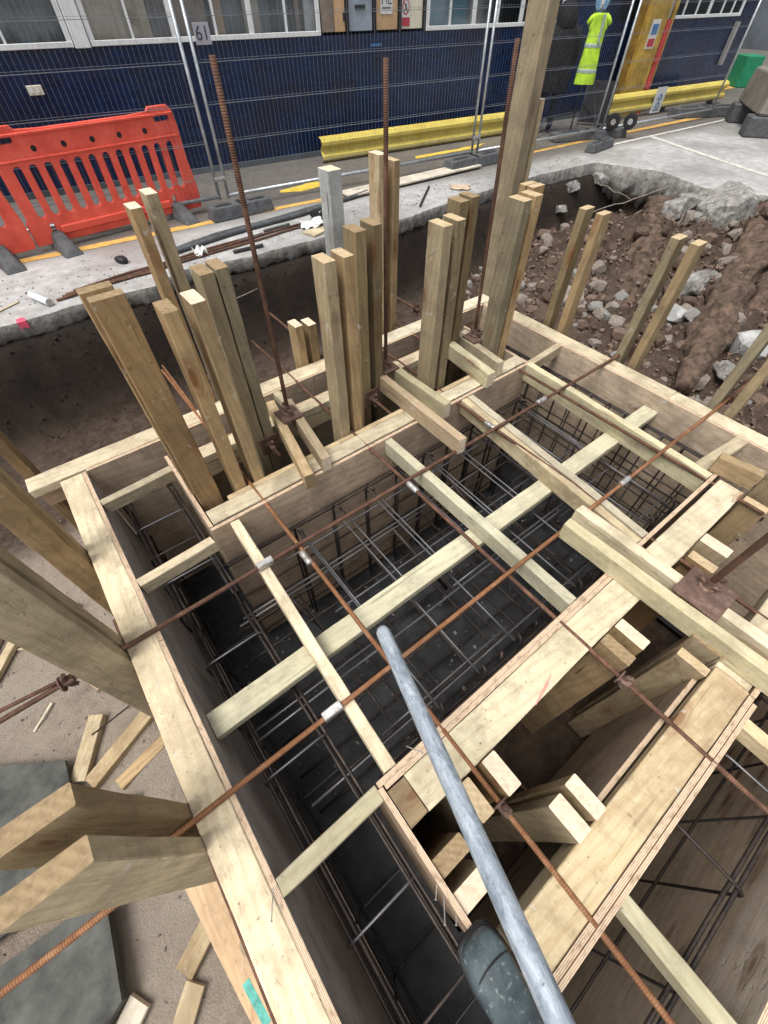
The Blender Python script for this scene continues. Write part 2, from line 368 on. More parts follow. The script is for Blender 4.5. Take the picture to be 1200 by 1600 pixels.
def addbox(bm, x0, x1, y0, y1, z0, z1, mi=0):
    vs = [bm.verts.new(p) for p in ((x0,y0,z0),(x1,y0,z0),(x1,y1,z0),(x0,y1,z0),(x0,y0,z1),(x1,y0,z1),(x1,y1,z1),(x0,y1,z1))]
    for f in ((0,3,2,1),(4,5,6,7),(0,1,5,4),(1,2,6,5),(2,3,7,6),(3,0,4,7)):
        q = bm.faces.new([vs[i] for i in f]); q.material_index = mi
    return vs
def bev(bm, w=.004, seg=1):
    bmesh.ops.bevel(bm, geom=list(bm.edges), offset=w, segments=seg, affect='EDGES', profile=.5)
def frame(a, b, up=(0, 0, 1)):
    a, b = V(a), V(b); x = (b-a).normalized(); u = V(up)
    if abs(x.dot(u)) > .98: u = V((0, 1, 0))
    y = u.cross(x).normalized(); z = x.cross(y).normalized()
    m = Matrix((x, y, z)).transposed().to_4x4(); m.translation = (a+b)/2; return m, (b-a).length
def beam_mesh(L, w, h, wob=.0015, c=.003, skew=0.0):
    bm = bmesh.new(); n = max(2, int(L/.08)); secs = []
    ph = random.uniform(0, 9)
    for i in range(n+1):
        x = -L/2 + L*i/n; dy = wob*noise.noise(V((x*2, ph, 0))); dz = wob*noise.noise(V((x*2, ph, 5)))
        ww = w/2 + wob*.7*noise.noise(V((x*9, ph, 9))); hh = h/2 + wob*.7*noise.noise(V((x*9, ph, 3)))
        pts = [(-ww, -hh+c), (-ww+c, -hh), (ww-c, -hh), (ww, -hh+c), (ww, hh-c), (ww-c, hh), (-ww+c, hh), (-ww, hh-c)]
        e = 0
        if i in (0, n): e = skew
        secs.append([bm.verts.new((x + e*py/w, py+dy, pz+dz)) for py, pz in pts])
    for a, b in zip(secs, secs[1:]):
        for k in range(8): bm.faces.new((a[k], b[k], b[(k+1) % 8], a[(k+1) % 8]))
    f = bm.faces.new(secs[0]); f.material_index = 1; f = bm.faces.new(secs[-1][::-1]); f.material_index = 1
    bmesh.ops.recalc_face_normals(bm, faces=bm.faces); return bm
def timber(name, label, cat, a, b, w, h, mat='pine', end='end_pale', group=None, parent=None, up=(0, 0, 1), wob=.003, skew=None):
    m, L = frame(a, b, up)
    return link(name, beam_mesh(L, w, h, wob, skew=random.uniform(-.004, .004) if skew is None else skew), [mat, end], m, parent, label, cat, group)
def tube_bm(bm, pts, r, seg=8, caps=True, radii=None):
    pts = [V(p) for p in pts]; rings = []
    t0 = (pts[1]-pts[0]).normalized(); n = t0.orthogonal().normalized()
    for i, p in enumerate(pts):
        if i == 0: t = t0
        elif i == len(pts)-1: t = (pts[i]-pts[i-1]).normalized()
        else: t = ((pts[i+1]-pts[i]).normalized() + (pts[i]-pts[i-1]).normalized()).normalized()
        n = (n - t*n.dot(t)).normalized(); b = t.cross(n); rr = radii[i] if radii else r
        rings.append([bm.verts.new(p + (n*cos(2*pi*k/seg) + b*sin(2*pi*k/seg))*rr) for k in range(seg)])
    for a, b in zip(rings, rings[1:]):
        for k in range(seg): bm.faces.new((a[k], a[(k+1) % seg], b[(k+1) % seg], b[k]))
    if caps: bm.faces.new(rings[0][::-1]); bm.faces.new(rings[-1])
def rod(name, a, b, r, mat, parent=None, label=None, cat=None, group=None, seg=10, sag=0.0):
    m, L = frame(a, b); bm = bmesh.new(); n = max(1, int(L/.2))
    ph = random.uniform(0, 50)
    tube_bm(bm, [(-L/2+L*i/n, sag*noise.noise(V((i*.35, ph, 0))), sag*noise.noise(V((i*.35, ph, 7)))) for i in range(n+1)], r, seg)
    return link(name, bm, mat, m, parent, label, cat, group, smooth=True)
def text_obj(body, size, mat, M4, parent, name='lettering', ext=.001):
    cu = bpy.data.curves.new('txt', 'FONT'); cu.body = body; cu.size = size; cu.align_x = 'CENTER'; cu.align_y = 'CENTER'; cu.extrude = ext
    to = bpy.data.objects.new('txt', cu); COL.objects.link(to); dg = bpy.context.evaluated_depsgraph_get(); dg.update()
    me = bpy.data.meshes.new_from_object(to.evaluated_get(dg)); bpy.data.objects.remove(to)
    me.materials.clear()
    return link(name, me, mat, M4, parent)
def curve_plate(outer, holes, depth, bevel=.0, res=4):
    """flat plate with holes from 2D outlines (x, y), thickness 2*depth along z"""
    cu = bpy.data.curves.new('pl', 'CURVE'); cu.dimensions = '2D'; cu.fill_mode = 'BOTH'; cu.extrude = depth; cu.bevel_depth = bevel; cu.bevel_resolution = 1
    for pl in [outer] + holes:
        sp = cu.splines.new('POLY'); sp.points.add(len(pl)-1); sp.use_cyclic_u = True
        for i, p in enumerate(pl): sp.points[i].co = (p[0], p[1], 0, 1)
    to = bpy.data.objects.new('pl', cu); COL.objects.link(to); dg = bpy.context.evaluated_depsgraph_get(); dg.update()
    me = bpy.data.meshes.new_from_object(to.evaluated_get(dg)); bpy.data.objects.remove(to); me.materials.clear(); return me
def rrect(x0, x1, y0, y1, r, n=4):
    o = []
    for cx, cy, a in ((x1-r, y1-r, 0), (x0+r, y1-r, 90), (x0+r, y0+r, 180), (x1-r, y0+r, 270)):
        for i in range(n+1):
            t = radians(a+90*i/n); o.append((cx+r*cos(t), cy+r*sin(t)))
    return o

# ------------------------------------------------------------------ the setting: slab with the pit cut in it
HOLE = [(-6, 5.2), (-3, 5.02), (-1.5, 4.95), (-.49, 4.93), (.15, 4.95), (.86, 4.9), (1.26, 5.1), (1.7, 5.0), (2.88, 4.94), (3.97, 4.84), (4.95, 4.93), (5.96, 5.02),
        (6.79, 5.04), (7.6, 5.0), (8.38, 4.93), (8.52, 4.6), (8.75, 3.96), (8.45, 3.1), (8.8, 2.38), (8.7, 1.2), (8.9, 0), (8.6, -1.5), (8.8, -4), (6, -5), (2, -5.2), (-2, -5), (-6, -5), (-6.1, 0)]
def smooth01(t): t = max(0, min(1, t)); return t*t*(3-2*t)
def densify(P, step):
    out = []
    for i, a in enumerate(P):
        b = P[(i+1) % len(P)]; n = max(1, int(math.hypot(b[0]-a[0], b[1]-a[1])/step))
        for k in range(n): out.append((a[0]+(b[0]-a[0])*k/n, a[1]+(b[1]-a[1])*k/n))
    return out
hole = densify(HOLE, .035); CX, CY = 2.0, 1.0
ZS = -.30
bm = bmesh.new(); rings = []
def fr(x, y, s, o=0): return noise.fractal(V((x*s, y*s, o)), 1.0, 2.0, 4)
hole = [(x + .035*fr(x, y, 2.2) + .02*noise.noise(V((x*14, y*14, 1))), y + .03*fr(x, y, 2.2, 4) + .014*noise.noise(V((x*14, y*14, 6)))) for x, y in hole]
def ringrow(fac, z, jit=0, dirout=0.0, js=11):
    row = []
    for x, y in hole:
        dx, dy = x-CX, y-CY; d = math.hypot(dx, dy); ux, uy = dx/d, dy/d
        o = dirout + jit*fr(x, y, js, z*9)
        th = 1+.9*smooth01((x-6.8)/1.2); zz = ZS+(z-ZS)*th if z < ZS-.01 else z
        if jit > .01: o = dirout + jit*(1+.8*(th-1))*fr(x, y, js, z*9) - .10*(th-1)*abs(fr(x, y, 3.1, 5))
        row.append(bm.verts.new((CX+dx*fac+ux*o, CY+dy*fac+uy*o, zz + (jit*.8*th*fr(x, y, js, 3+z*5) if jit else 0))))
    return row
rows = [ringrow(1, ZS-.30, .10, .30), ringrow(1, ZS-.22, .07, .10), ringrow(1, ZS-.17, .05, .035), ringrow(1, ZS-.125, .03, .006), ringrow(1, ZS-.07, .012, 0), ringrow(1, ZS-.006, .003, .0),
        ringrow(1, ZS, 0, .008), ringrow(1.25, ZS), ringrow(2.2, ZS), ringrow(6, ZS), ringrow(22, ZS)]
N = len(hole)
for ri, (a, b) in enumerate(zip(rows, rows[1:])):
    for k in range(N):
        f = bm.faces.new((a[k], a[(k+1) % N], b[(k+1) % N], b[k])); f.material_index = 1 if ri < 5 else 0; f.smooth = ri < 5
bmesh.ops.recalc_face_normals(bm, faces=bm.faces)
if rows and rows[8][0].link_faces[0].normal.z < 0: bmesh.ops.reverse_faces(bm, faces=bm.faces)
link('concrete_floor', bm, ['slab', 'edge'], kind='structure')

def pitz(x, y):
    z = -1.2
    inform = smooth01((x+.75)/.3)*smooth01((3.15-x)/.3)*smooth01((2.75-y)/.3)*smooth01((y+1.6)/.3)
    z -= .1*inform
    n = fr(x, y, .9); n2 = fr(x, y, 4, 7)
    back = smooth01((y-4.52-.10*n-.05*n2)/.36)
    right = smooth01((x-3.6-.5*n)/4.6)
    z += (1-inform)*(.02*n2 if x < 0 else .05*n2)
    z += right*.66*(1-.55*smooth01((y-3.4)/1.2)) + right*(.20*n+.13*n2+.10*fr(x, y, 9, 2)+.07*abs(fr(x, y, 6, 8)))
    # spoil ridge running across the rubble
    d = abs((y-1.16) - (x-5.08)*.27 + .12*n2); r = math.exp(-(d/.26)**2)*smooth01((x-4.7)/.8)
    z += r*(.12+.06*n2)
    z -= .42*math.exp(-((x-8.3)/.65)**2-((y-4.0)/.75)**2)
    left = smooth01((-3.6-x)/.8); front = smooth01((-3.6-y)/.8)
    m = max(back, left, front)
    z = z*(1-m) + (ZS-.16)*m + m*(1-m)*.25*n2
    far = smooth01((x-8.75)/.5); z = z*(1-far) + (ZS-.22)*far
    return z + .012*noise.noise(V((x*22, y*22, 0)))*(1-inform)
bm = bmesh.new(); gx0, gx1, gy0, gy1 = -6.6, 9.6, -5.6, 5.75
xs = [gx0+.065*i for i in range(int((gx1-gx0)/.065))]; ys = [gy0+.065*i for i in range(int((gy1-gy0)/.065))]
grid = [[bm.verts.new((x, y, pitz(x, y))) for y in ys] for x in xs]
for i in range(len(xs)-1):
    for j in range(len(ys)-1):
        f = bm.faces.new((grid[i][j], grid[i+1][j], grid[i+1][j+1], grid[i][j+1])); f.smooth = True
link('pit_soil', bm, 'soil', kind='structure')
bm = bmesh.new()
for x0, x1, y0, y1 in ((-.30, 2.70, -.03, 1.40), (-.30, .07, -1.0, -.03), (-.30, .07, 1.40, 2.18), (.07, 2.33, 1.98, 2.18), (2.33, 2.70, 1.40, 2.18), (2.33, 2.70, -1.0, -.03), (.07, 2.33, -.9, -.5)):
    v = [bm.verts.new((x, y, -1.235)) for x, y in ((x0, y0), (x1, y0), (x1, y1), (x0, y1))]; bm.faces.new(v)
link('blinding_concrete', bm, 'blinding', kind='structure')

def sheet(name, pts, mat, z=ZS+.004, kind='structure', jag=0, **k):
    bm = bmesh.new(); P = densify(pts, .15) if jag else pts
    vs = [bm.verts.new((x+jag*fr(x, y, 5), y+jag*fr(x, y, 5, 4), z)) for x, y in P]; f = bm.faces.new(vs)
    if f.normal.z < 0: f.normal_flip()
    return link(name, bm, mat, kind=kind, **k)
sheet('yellow_floor_line', [(-6, 6.85), (.1, 6.28), (2.9, 6.12), (4.3, 5.97), (4.32, 6.08), (2.9, 6.24), (.1, 6.42), (-6, 6.99)], 'yellow_line', jag=.02)
sheet('yellow_floor_line', [(6.6, 6.02), (9, 5.92), (14, 5.62), (22, 5.2), (22, 5.36), (14, 5.78), (9, 6.04), (6.6, 6.1)], 'yellow_line', jag=.02)
sheet('yellow_floor_mark', [(3.35, 6.72), (3.62, 6.6), (4.05, 6.66), (4.1, 6.8), (3.95, 7.0), (3.8, 6.86), (3.4, 6.84)], 'yellow_bright', jag=.03)
sheet('yellow_floor_mark', [(6.1, 6.95), (7.4, 6.85), (7.9, 7.0), (7.0, 7.02), (6.2, 7.1)], 'yellow_bright', jag=.03)
sheet('yellow_floor_mark', [(15.5, 7.3), (18.5, 7.2), (19.5, 7.7), (16.5, 8.0)], 'yellow_line', jag=.05)
sheet('white_floor_line', [(9.6, 5.42), (14, 5.2), (14, 5.26), (9.6, 5.5)], 'white_line', jag=.01)
sheet('white_floor_line', [(10.9, 5.34), (10.75, 5.34), (9.9, 3.2), (9.5, 2.0), (9.64, 2.0), (10.02, 3.2)], 'white_line', jag=.01)

# red survey marks sprayed on the slab edge
for (x0, x1) in ((-.36, -.29), (.95, 1.0)):
    bm = bmesh.new(); n = 6
    near = sorted(hole, key=lambda p: abs(p[0]-(x0+x1)/2) + (0 if p[1] > 4 else 99))[0]
    yy = near[1]
    top = [bm.verts.new((x0+(x1-x0)*i/n, yy+.05+.02*noise.noise(V((i*.9, x0, 0))), ZS+.005)) for i in range(n+1)]
    mid = [bm.verts.new((x0+(x1-x0)*i/n, yy-.035, ZS+.005)) for i in range(n+1)]
    low = [bm.verts.new((x0+(x1-x0)*i/n, yy-.038, ZS-.06-.04*noise.noise(V((i*.7, x0, 2))))) for i in range(n+1)]
    for i in range(n): bm.faces.new((mid[i], mid[i+1], top[i+1], top[i])); bm.faces.new((low[i], low[i+1], mid[i+1], mid[i]))
    link('sprayed_mark', bm, 'red_spray', kind='structure')

# ------------------------------------------------------------------ formwork timbers
PL = 1.22
def panel(name, label, a, b, t, z0, z1, mat, group='plywood shutter panels'):
    """upright plywood sheet from a to b (plan), thickness t, real ply edge on top"""
    m, L = frame((a[0], a[1], (z0+z1)/2), (b[0], b[1], (z0+z1)/2)); h = z1-z0
    bm = bmesh.new(); addbox(bm, -L/2, L/2, -t/2, t/2, -h/2, h/2)
    bm.faces.ensure_lookup_table()
    for f in bm.faces:
        f.normal_update()
        if f.normal.z > .5 or abs(f.normal.x) > .5: f.material_index = 1
    return link(name, bm, [mat, 'ply_edge'], m, None, label, 'plywood', group)
ZB = -1.22
G1 = 'plywood shutter panels'
panel('plywood_sheet', 'long grey-faced plywood shutter lining the left wall timber, dropping into the rebar pit', (-.312, -1.3), (-.312, 1.02), .018, ZB, .002, 'ply_grey')
panel('plywood_sheet', 'grey plywood shutter along the upper half of the left wall, past the first tie rod', (-.312, 1.024), (-.312, 2.175), .018, ZB, .001, 'ply_grey')
panel('plywood_sheet', 'brown plywood shutter behind the far outer edge timber, left of the tall posts', (-.30, 2.185), (1.1, 2.185), .018, ZB, -.003, 'ply')
panel('plywood_sheet', 'brown plywood shutter under the far outer edge timber, at its right end', (1.104, 2.185), (2.70, 2.185), .018, ZB, -.003, 'ply')
panel('plywood_sheet', 'wood-grained plywood wall of the central pit, left part below the inner beam', (.062, 1.405), (1.15, 1.405), .018, ZB, .004, 'ply')
panel('plywood_sheet', 'wood-grained plywood wall of the central pit, right part below the inner beam', (1.154, 1.405), (2.335, 1.405), .018, ZB, .003, 'ply')
panel('plywood_sheet', 'narrow plywood shutter closing the top left trench beside the first big post', (.070, 1.418), (.070, 2.02), .018, ZB, .006, 'ply')
panel('plywood_sheet', 'narrow plywood shutter closing the top right trench near the four-post cluster', (2.330, 1.418), (2.330, 2.02), .018, ZB, .002, 'ply')
panel('plywood_sheet', 'plywood shutter on the trench side of the middle row whaler', (.08, 1.985), (2.32, 1.985), .018, ZB, -.01, 'ply')
panel('plywood_sheet', 'pale brown plywood shutter inside the far right edge timber', (2.705, 2.17), (2.705, -1.0), .018, ZB, -.003, 'ply')
panel('plywood_sheet', 'plywood edge along the near beam, left length under the galvanised pole', (.068, .121), (1.05, .121), .018, ZB, .004, 'ply')
panel('plywood_sheet', 'plywood edge along the near beam, from the red mark to the right end', (1.054, .121), (2.33, .121), .018, ZB, .002, 'ply')
panel('plywood_sheet', 'second plywood layer behind the near beam lining', (.085, .103), (1.55, .103), .016, ZB, .001, 'ply')
panel('plywood_sheet', 'thin upright plywood strip running from the near beam corner down to the boot', (.070, .110), (.070, -.345), .018, ZB, .005, 'ply')
panel('plywood_sheet', 'splintered plywood edge of the lower beam facing the second rebar trench', (.13, -.497), (1.30, -.497), .018, ZB, -.002, 'ply')
panel('plywood_sheet', 'second plywood layer on the lower beam edge', (.13, -.514), (1.28, -.514), .014, ZB, .002, 'ply')
panel('plywood_sheet', 'plywood lining of the lower beam beyond the rusty plate', (1.304, -.497), (2.33, -.497), .018, ZB, .001, 'ply')
panel('plywood_sheet', 'pale knotty plywood wall at the bottom right corner', (.0, -.86), (2.7, -.86), .018, ZB, .0, 'ply_pale')

def edge_t(label, a, b, w, h, mat='pine_pale', z=0.0, end='end_pale', name='edge_timber', group='walings of the shutter'):
    return timber(name, label, 'timber', (a[0], a[1], z-h/2), (b[0], b[1], z-h/2), w, h, mat, end, group)
edge_t('broad pale top timber of the left wall with dented surface, running to the bottom edge', (-.3765, -1.3), (-.3765, 2.175), .108, .05)
edge_t('lower timber directly under the broad left wall top', (-.385, -1.3), (-.385, 2.15), .09, .10, 'pine', z=-.053)
edge_t('long pale timber along the far outer edge, nearest the dark bank', (-.57, 2.252), (1.55, 2.252), .112, .05)
edge_t('right length of the far outer edge timber, behind the tall post pairs', (1.553, 2.250), (2.83, 2.250), .106, .05)
edge_t('brown lower timber under the far outer edge, outside the left corner', (-.55, 2.262), (2.8, 2.262), .08, .10, 'ply', z=-.053)
edge_t('pale timber on the right outer edge beside the rubble', (2.770, 2.19), (2.770, .62), .108, .05, 'pine_pale')
edge_t('near length of the right outer edge timber, running out of view', (2.768, .617), (2.768, -1.0), .104, .05, 'pine_pale')
edge_t('lower timber under the right outer edge', (2.776, 2.19), (2.776, -1.0), .08, .12, 'pine', z=-.053)
edge_t('pale inner beam behind the central pit, left length with pencil marks', (.085, 1.478), (1.32, 1.478), .095, .05, 'pine_pale', z=.002)
edge_t('inner beam behind the central pit, right length under the short bracket timbers', (1.323, 1.475), (2.33, 1.475), .09, .05, 'pine_pale', z=.002)
edge_t('thin packing timber laid flush behind the inner beam', (.21, 1.545), (2.1, 1.545), .032, .05, 'pine', z=-.001)
edge_t('lower timber under the inner beam', (.085, 1.478), (2.33, 1.478), .09, .10, 'pine', z=-.052)
edge_t('whaler in the middle row between the front and rear posts', (.09, 1.935), (2.31, 1.935), .078, .05, 'pine_pale', z=-.004)
edge_t('lower whaler of the middle row', (.09, 1.935), (2.31, 1.935), .07, .10, 'pine', z=-.058)
edge_t('dirty near beam top with a red pencil stroke, left length', (.155, .030), (1.43, .030), .125, .05, 'pine', z=.0)
edge_t('near beam top, right length beyond the bracket timbers', (1.434, .030), (2.28, .030), .122, .05, 'pine_pale', z=.0)
edge_t('dark stained block closing the left end of the near beam', (.083, .030), (.151, .030), .12, .05, 'post_brown', z=-.002)
edge_t('lower timber under the near beam', (.09, .030), (2.3, .030), .11, .10, 'post_brown', z=-.053)
edge_t('lower beam with brown stains between the two trenches, left of the rusty plate', (.135, -.425), (1.31, -.425), .122, .05, 'pine', z=-.006)
edge_t('right length of the lower beam beyond the rusty plate', (1.314, -.42), (2.33, -.42), .12, .05, 'pine_pale', z=-.004)
edge_t('under timber of the lower beam', (.14, -.425), (2.3, -.425), .11, .10, 'pine', z=-.059)
edge_t('brown boarding on the outside of the left corner', (-.40, 2.197), (-.40, 2.205), .1, .05, 'ply', z=-.06) if False else None

# struts and joists
GJ = 'joists spanning the central pit'
timber('joist', 'short narrow joist at the left crossing both tie rods and the flat board', 'joist', (.172, 1.392, -.05), (.132, .134, -.05), .046, .095, 'pine_pale', group=GJ)
timber('joist', 'long joist in the middle of the pit, second from the left', 'joist', (1.112, 1.392, -.05), (1.108, .134, -.05), .05, .095, 'pine_green', group=GJ)
timber('joist', 'left half of the doubled joist, third across the pit', 'joist', (1.715, 1.392, -.052), (1.60, .134, -.052), .045, .10, 'pine', group=GJ)
timber('joist', 'right half of the doubled joist, third across the pit', 'joist', (1.766, 1.392, -.048), (1.651, .134, -.048), .045, .10, 'pine_pale', group=GJ)
timber('joist', 'rightmost long joist with the clean broad side, below the far right edge', 'joist', (2.322, 1.392, -.052), (2.255, .134, -.052), .045, .125, 'pine_green', group=GJ)
timber('cross_board', 'pale greenish flat board passing under all the joists', 'board', (-.300, .652, -.122), (2.694, .668, -.122), .098, .044, 'pine_green', 'end_pale')
GS = 'short spreaders across the side trenches'
timber('spreader', 'white-topped spreader across the top of the left trench, by the first big post', 'spreader', (-.301, 1.905, -.035), (.060, 1.925, -.035), .045, .07, 'pine_pale', group=GS)
timber('spreader', 'white-topped spreader across the left trench beside the inner beam corner', 'spreader', (-.301, 1.335, -.035), (.045, 1.355, -.035), .047, .07, 'pine_pale', group=GS)
timber('spreader', 'spreader across the left trench joining the near beam corner, lowest of its kind', 'spreader', (-.301, .098, -.035), (.060, .102, -.035), .052, .07, 'pine_green', group=GS)
timber('spreader', 'short spreader in the upper right trench near the end of the rightmost joist', 'spreader', (2.34, 1.405, -.04), (2.694, 1.425, -.04), .046, .075, 'pine_pale', group=GS)
timber('spreader', 'short spreader in the lower right trench beside the stacked blocks', 'spreader', (2.30, .20, -.03), (2.694, .16, -.03), .07, .055, 'pine_pale', group=GS)
timber('spreader', 'spreader in the far narrow trench behind the twin front posts', 'spreader', (.83, 1.99, -.03), (.83, 2.174, -.03), .046, .05, 'pine_pale', group=GS)
timber('spreader', 'pale greenish spreader over the second trench at the bottom right', 'spreader', (.452, -.52, -.05), (.452, -.85, -.05), .048, .09, 'pine_green', group=GS)
timber('spreader', 'spreader over the second trench at the right edge of the view', 'spreader', (1.20, -.52, -.05), (1.20, -.85, -.05), .048, .08, 'pine', group=GS)

# soldiers: upright posts
def soldier(label, x, y, zt, wx, wy, mat='post', end='end', group=None, zb=-1.23, dx=0, dy=0, name='soldier_post'):
    k = (zt-zb)
    m, L = frame((x-dx*0, y, zb), (x+dx, y+dy, zt), up=(0, 1, 0))
    # local z ~ world y, local y ~ world x
    return link(name, beam_mesh(L, wx, wy, .003), [mat, end], m, None, label, 'post', group)
GF = 'upright soldier posts along the inner beam'
soldier('wide post at the left corner with long black cracks, front piece of its pair', .145, 1.62, .985, .105, .046, 'post_brown', 'end_brown', GF, dx=-.01, dy=-.01)
soldier('wide post at the left corner, back piece just behind the cracked one', .135, 1.70, .985, .105, .046, 'post_brown', 'end_brown', GF, dx=-.012, dy=-.01)
soldier('slim post with a frayed pale top, right of the wide corner pair', .295, 1.62, .90, .056, .108, 'post', 'end_brown', GF)
soldier('slim split post with clean sawn top, beside the frayed-top one', .40, 1.62, .905, .054, .112, 'post', 'end_pale', GF, dx=-.005)
soldier('lighter slim front post with knot near the top, left one of the centre pair', .945, 1.615, .905, .058, .10, 'post', 'end', GF)
soldier('lighter slim front post, right one of the centre pair', 1.035, 1.615, .905, .052, .10, 'post', 'end', GF)
soldier('olive front post left of the wing nut cluster, left one of its pair', 1.60, 1.63, .90, .062, .108, 'post', 'end', GF, dx=.005)
soldier('olive front post left of the wing nut cluster, right one of its pair', 1.695, 1.635, .905, .056, .105, 'post_olive', 'end', GF)
soldier('dark olive front post of the right cluster, left piece', 2.175, 1.64, .90, .066, .108, 'post_olive', 'end', GF)
soldier('dark olive front post of the right cluster, right piece', 2.27, 1.645, .905, .064, .105, 'post', 'end', GF)
soldier('flat-turned post in the right cluster, nearer of the two at the back', 2.252, 1.72, .945, .105, .046, 'post_olive', 'end', GF) if False else None
GM = 'upright soldier posts of the middle row'
soldier('olive rear post in the left cluster with fine ridges, left piece', .515, 1.83, .90, .06, .108, 'post_olive', 'end_brown', GM)
soldier('olive rear post in the left cluster with a knot, right piece', .578, 1.83, .905, .054, .108, 'post_olive', 'end_brown', GM)
soldier('dark rear post behind the centre pair, left piece', 1.245, 1.825, .90, .062, .105, 'post_olive', 'end_brown', GM)
soldier('dark rear post behind the centre pair, right piece', 1.345, 1.83, .905, .054, .108, 'post_olive', 'end_brown', GM)
soldier('dark rear post beside the wing nut cluster, left piece', 1.925, 1.84, .895, .066, .10, 'post_olive', 'end_brown', GM)
soldier('dark rear post beside the wing nut cluster, right piece', 2.01, 1.845, .90, .06, .10, 'post_olive', 'end_brown', GM)
soldier('rear post at the back of the right cluster, left piece', 2.40, 1.72, .905, .10, .046, 'post', 'end', GM)
soldier('rear post at the back of the right cluster, right piece', 2.415, 1.785, .90, .10, .046, 'post', 'end', GM)
GO = 'outer soldier posts beyond the far edge timber'
soldier('slim tall outer post with white sawn top, left piece above the left cluster', .465, 2.37, 1.0, .05, .10, 'post', 'end_pale', GO, dx=.0)
soldier('slim tall outer post with white sawn top, right piece above the left cluster', .555, 2.40, 1.03, .052, .10, 'post', 'end_pale', GO)
soldier('stubby short outer post with slanted top, left piece', 1.125, 2.36, .27, .055, .10, 'post', 'end_pale', GO)
soldier('stubby short outer post with slanted top, right piece', 1.22, 2.36, .25, .055, .10, 'post', 'end_pale', GO)
soldier('weathered grey-white plank standing upright behind the centre posts', 1.475, 2.37, .99, .085, .10, 'weathered', 'end_pale', GO, dx=.005)
soldier('pale tall outer post left of the middle starter bar', 1.845, 2.43, 1.0, .06, .10, 'pine', 'end_pale', GO)
soldier('pale tall outer post right of the middle starter bar', 1.945, 2.43, .96, .05, .10, 'post', 'end', GO)
soldier('thickest and tallest post, rising out of the top of the view', 3.02, 2.40, 2.3, .10, .15, 'post', 'end', GO)
soldier('thin pale board fixed to the right side of the tallest post', 3.17, 2.42, 1.12, .04, .10, 'pine', 'end_pale', GO)
soldier('outer post at the far left corner, cut off by the left edge', -.53, 2.37, .95, .05, .12, 'post_brown', 'end', GO, dx=-.02)
GR = 'outer soldier posts beside the rubble'
for i, (x, y, zt, lab) in enumerate(((2.925, 1.685, .72, 'olive post by the rubble, back pair, left piece'), (2.925, 1.56, .72, 'olive post by the rubble, back pair, right piece'),
        (2.92, 1.075, .72, 'olive post by the rubble, middle pair, left piece'), (2.92, .965, .72, 'olive post by the rubble, middle pair, right piece'),
        (2.92, .42, .70, 'olive post by the rubble, front pair at the right edge, left piece'), (2.92, .315, .70, 'olive post by the rubble, front pair at the right edge, right piece'))):
    soldier(lab, x, y, zt, .095, .052, 'post_olive' if i % 2 == 0 else 'post', 'end', GR)
GL = 'outer soldier posts of the left wall'
for x, y, zt, lab, mt in ((-.49, 1.655, 1.15, 'broad brown post on the left wall, upper pair, far piece', 'post_pale'), (-.488, 1.577, 1.15, 'broad brown post on the left wall, upper pair, near piece', 'post_pale'),
        (-.505, 1.115, 1.05, 'broad post on the left wall, middle pair straddling the tie rod, far piece', 'post_pale'), (-.505, 1.035, 1.05, 'broad post on the left wall, middle pair straddling the tie rod, near piece', 'post_pale'),
        (-.515, .43, .62, 'post with rounded top at lower left, upper piece of the forked pair', 'post_pale'), (-.515, .325, .61, 'post with rounded top at lower left, lower piece of the forked pair', 'post_pale')):
    soldier(lab, x, y, zt, .10 if y > 1.3 else (.14 if y > .5 else .16), .05, mt, 'end_brown', GL)
GN = 'short soldier posts of the near beam'
for x, y, zt, wx, wy, mt, en, lab in ((.395, -.095, .045, .056, .12, 'post_brown', 'end_pale', 'short post with white sawn top just right of the galvanised pole'),
        (.285, -.095, .03, .05, .115, 'post_brown', 'end', 'short post hidden half behind the galvanised pole'),
        (1.045, -.095, .04, .05, .12, 'post_brown', 'end_brown', 'short post with muddy brown top beside the white-topped one'),
        (1.135, -.095, .045, .054, .12, 'post', 'end_pale', 'short post with bright white top above the wing nut'),
        (1.80, -.095, .045, .065, .12, 'post_brown', 'end_pale', 'short post with reddish white top right of the bracket timbers'),
        (1.70, -.10, .02, .05, .11, 'post_brown', 'end', 'short post hidden between bracket timbers and white-topped post'),
        (2.375, -.10, .13, .05, .12, 'post', 'end_pale', 'taller short post at the right edge with broad brown side'),
        (2.27, -.10, -.01, .05, .11, 'post_brown', 'end', 'low post beneath the stacked block at the right'),
        (.475, -.30, .05, .055, .115, 'post', 'end_pale', 'short post with cream top beside the lower beam, nearer of the twin'),
        (.555, -.295, .055, .05, .115, 'post', 'end_pale', 'short post with cream top beside the lower beam, farther of the twin'),
        (1.37, -.30, .035, .08, .115, 'post_brown', 'end_brown', 'short post with muddy dark top under the rusty plate'),
        (1.26, -.30, .0, .04, .11, 'post_brown', 'end', 'thin post pressed against the muddy-topped one'),
        (.135, -.15, -.01, .125, .052, 'post', 'end_brown', 'flat-turned short post left of the pole, brown sawn top'),
        (.135, -.245, -.01, .125, .055, 'pine', 'end_pale', 'flat-turned short post left of the pole, cream sawn top')):
    soldier(lab, x, y, zt, wx, wy, mt, en, GN, dx=random.uniform(-.004, .004))
panel('plywood_sheet', 'pale dusty plywood face of the lower beam, seen inside the dark gap', (.62, -.350), (1.30, -.350), .016, -1.0, -.058, 'ply')
rod('loose_rebar', (.45, -.07, -.12), (.62, -.33, -.62), .006, 'rust', label='thin rusty bar slanting down into the gap beside the white-topped post', cat='rebar')

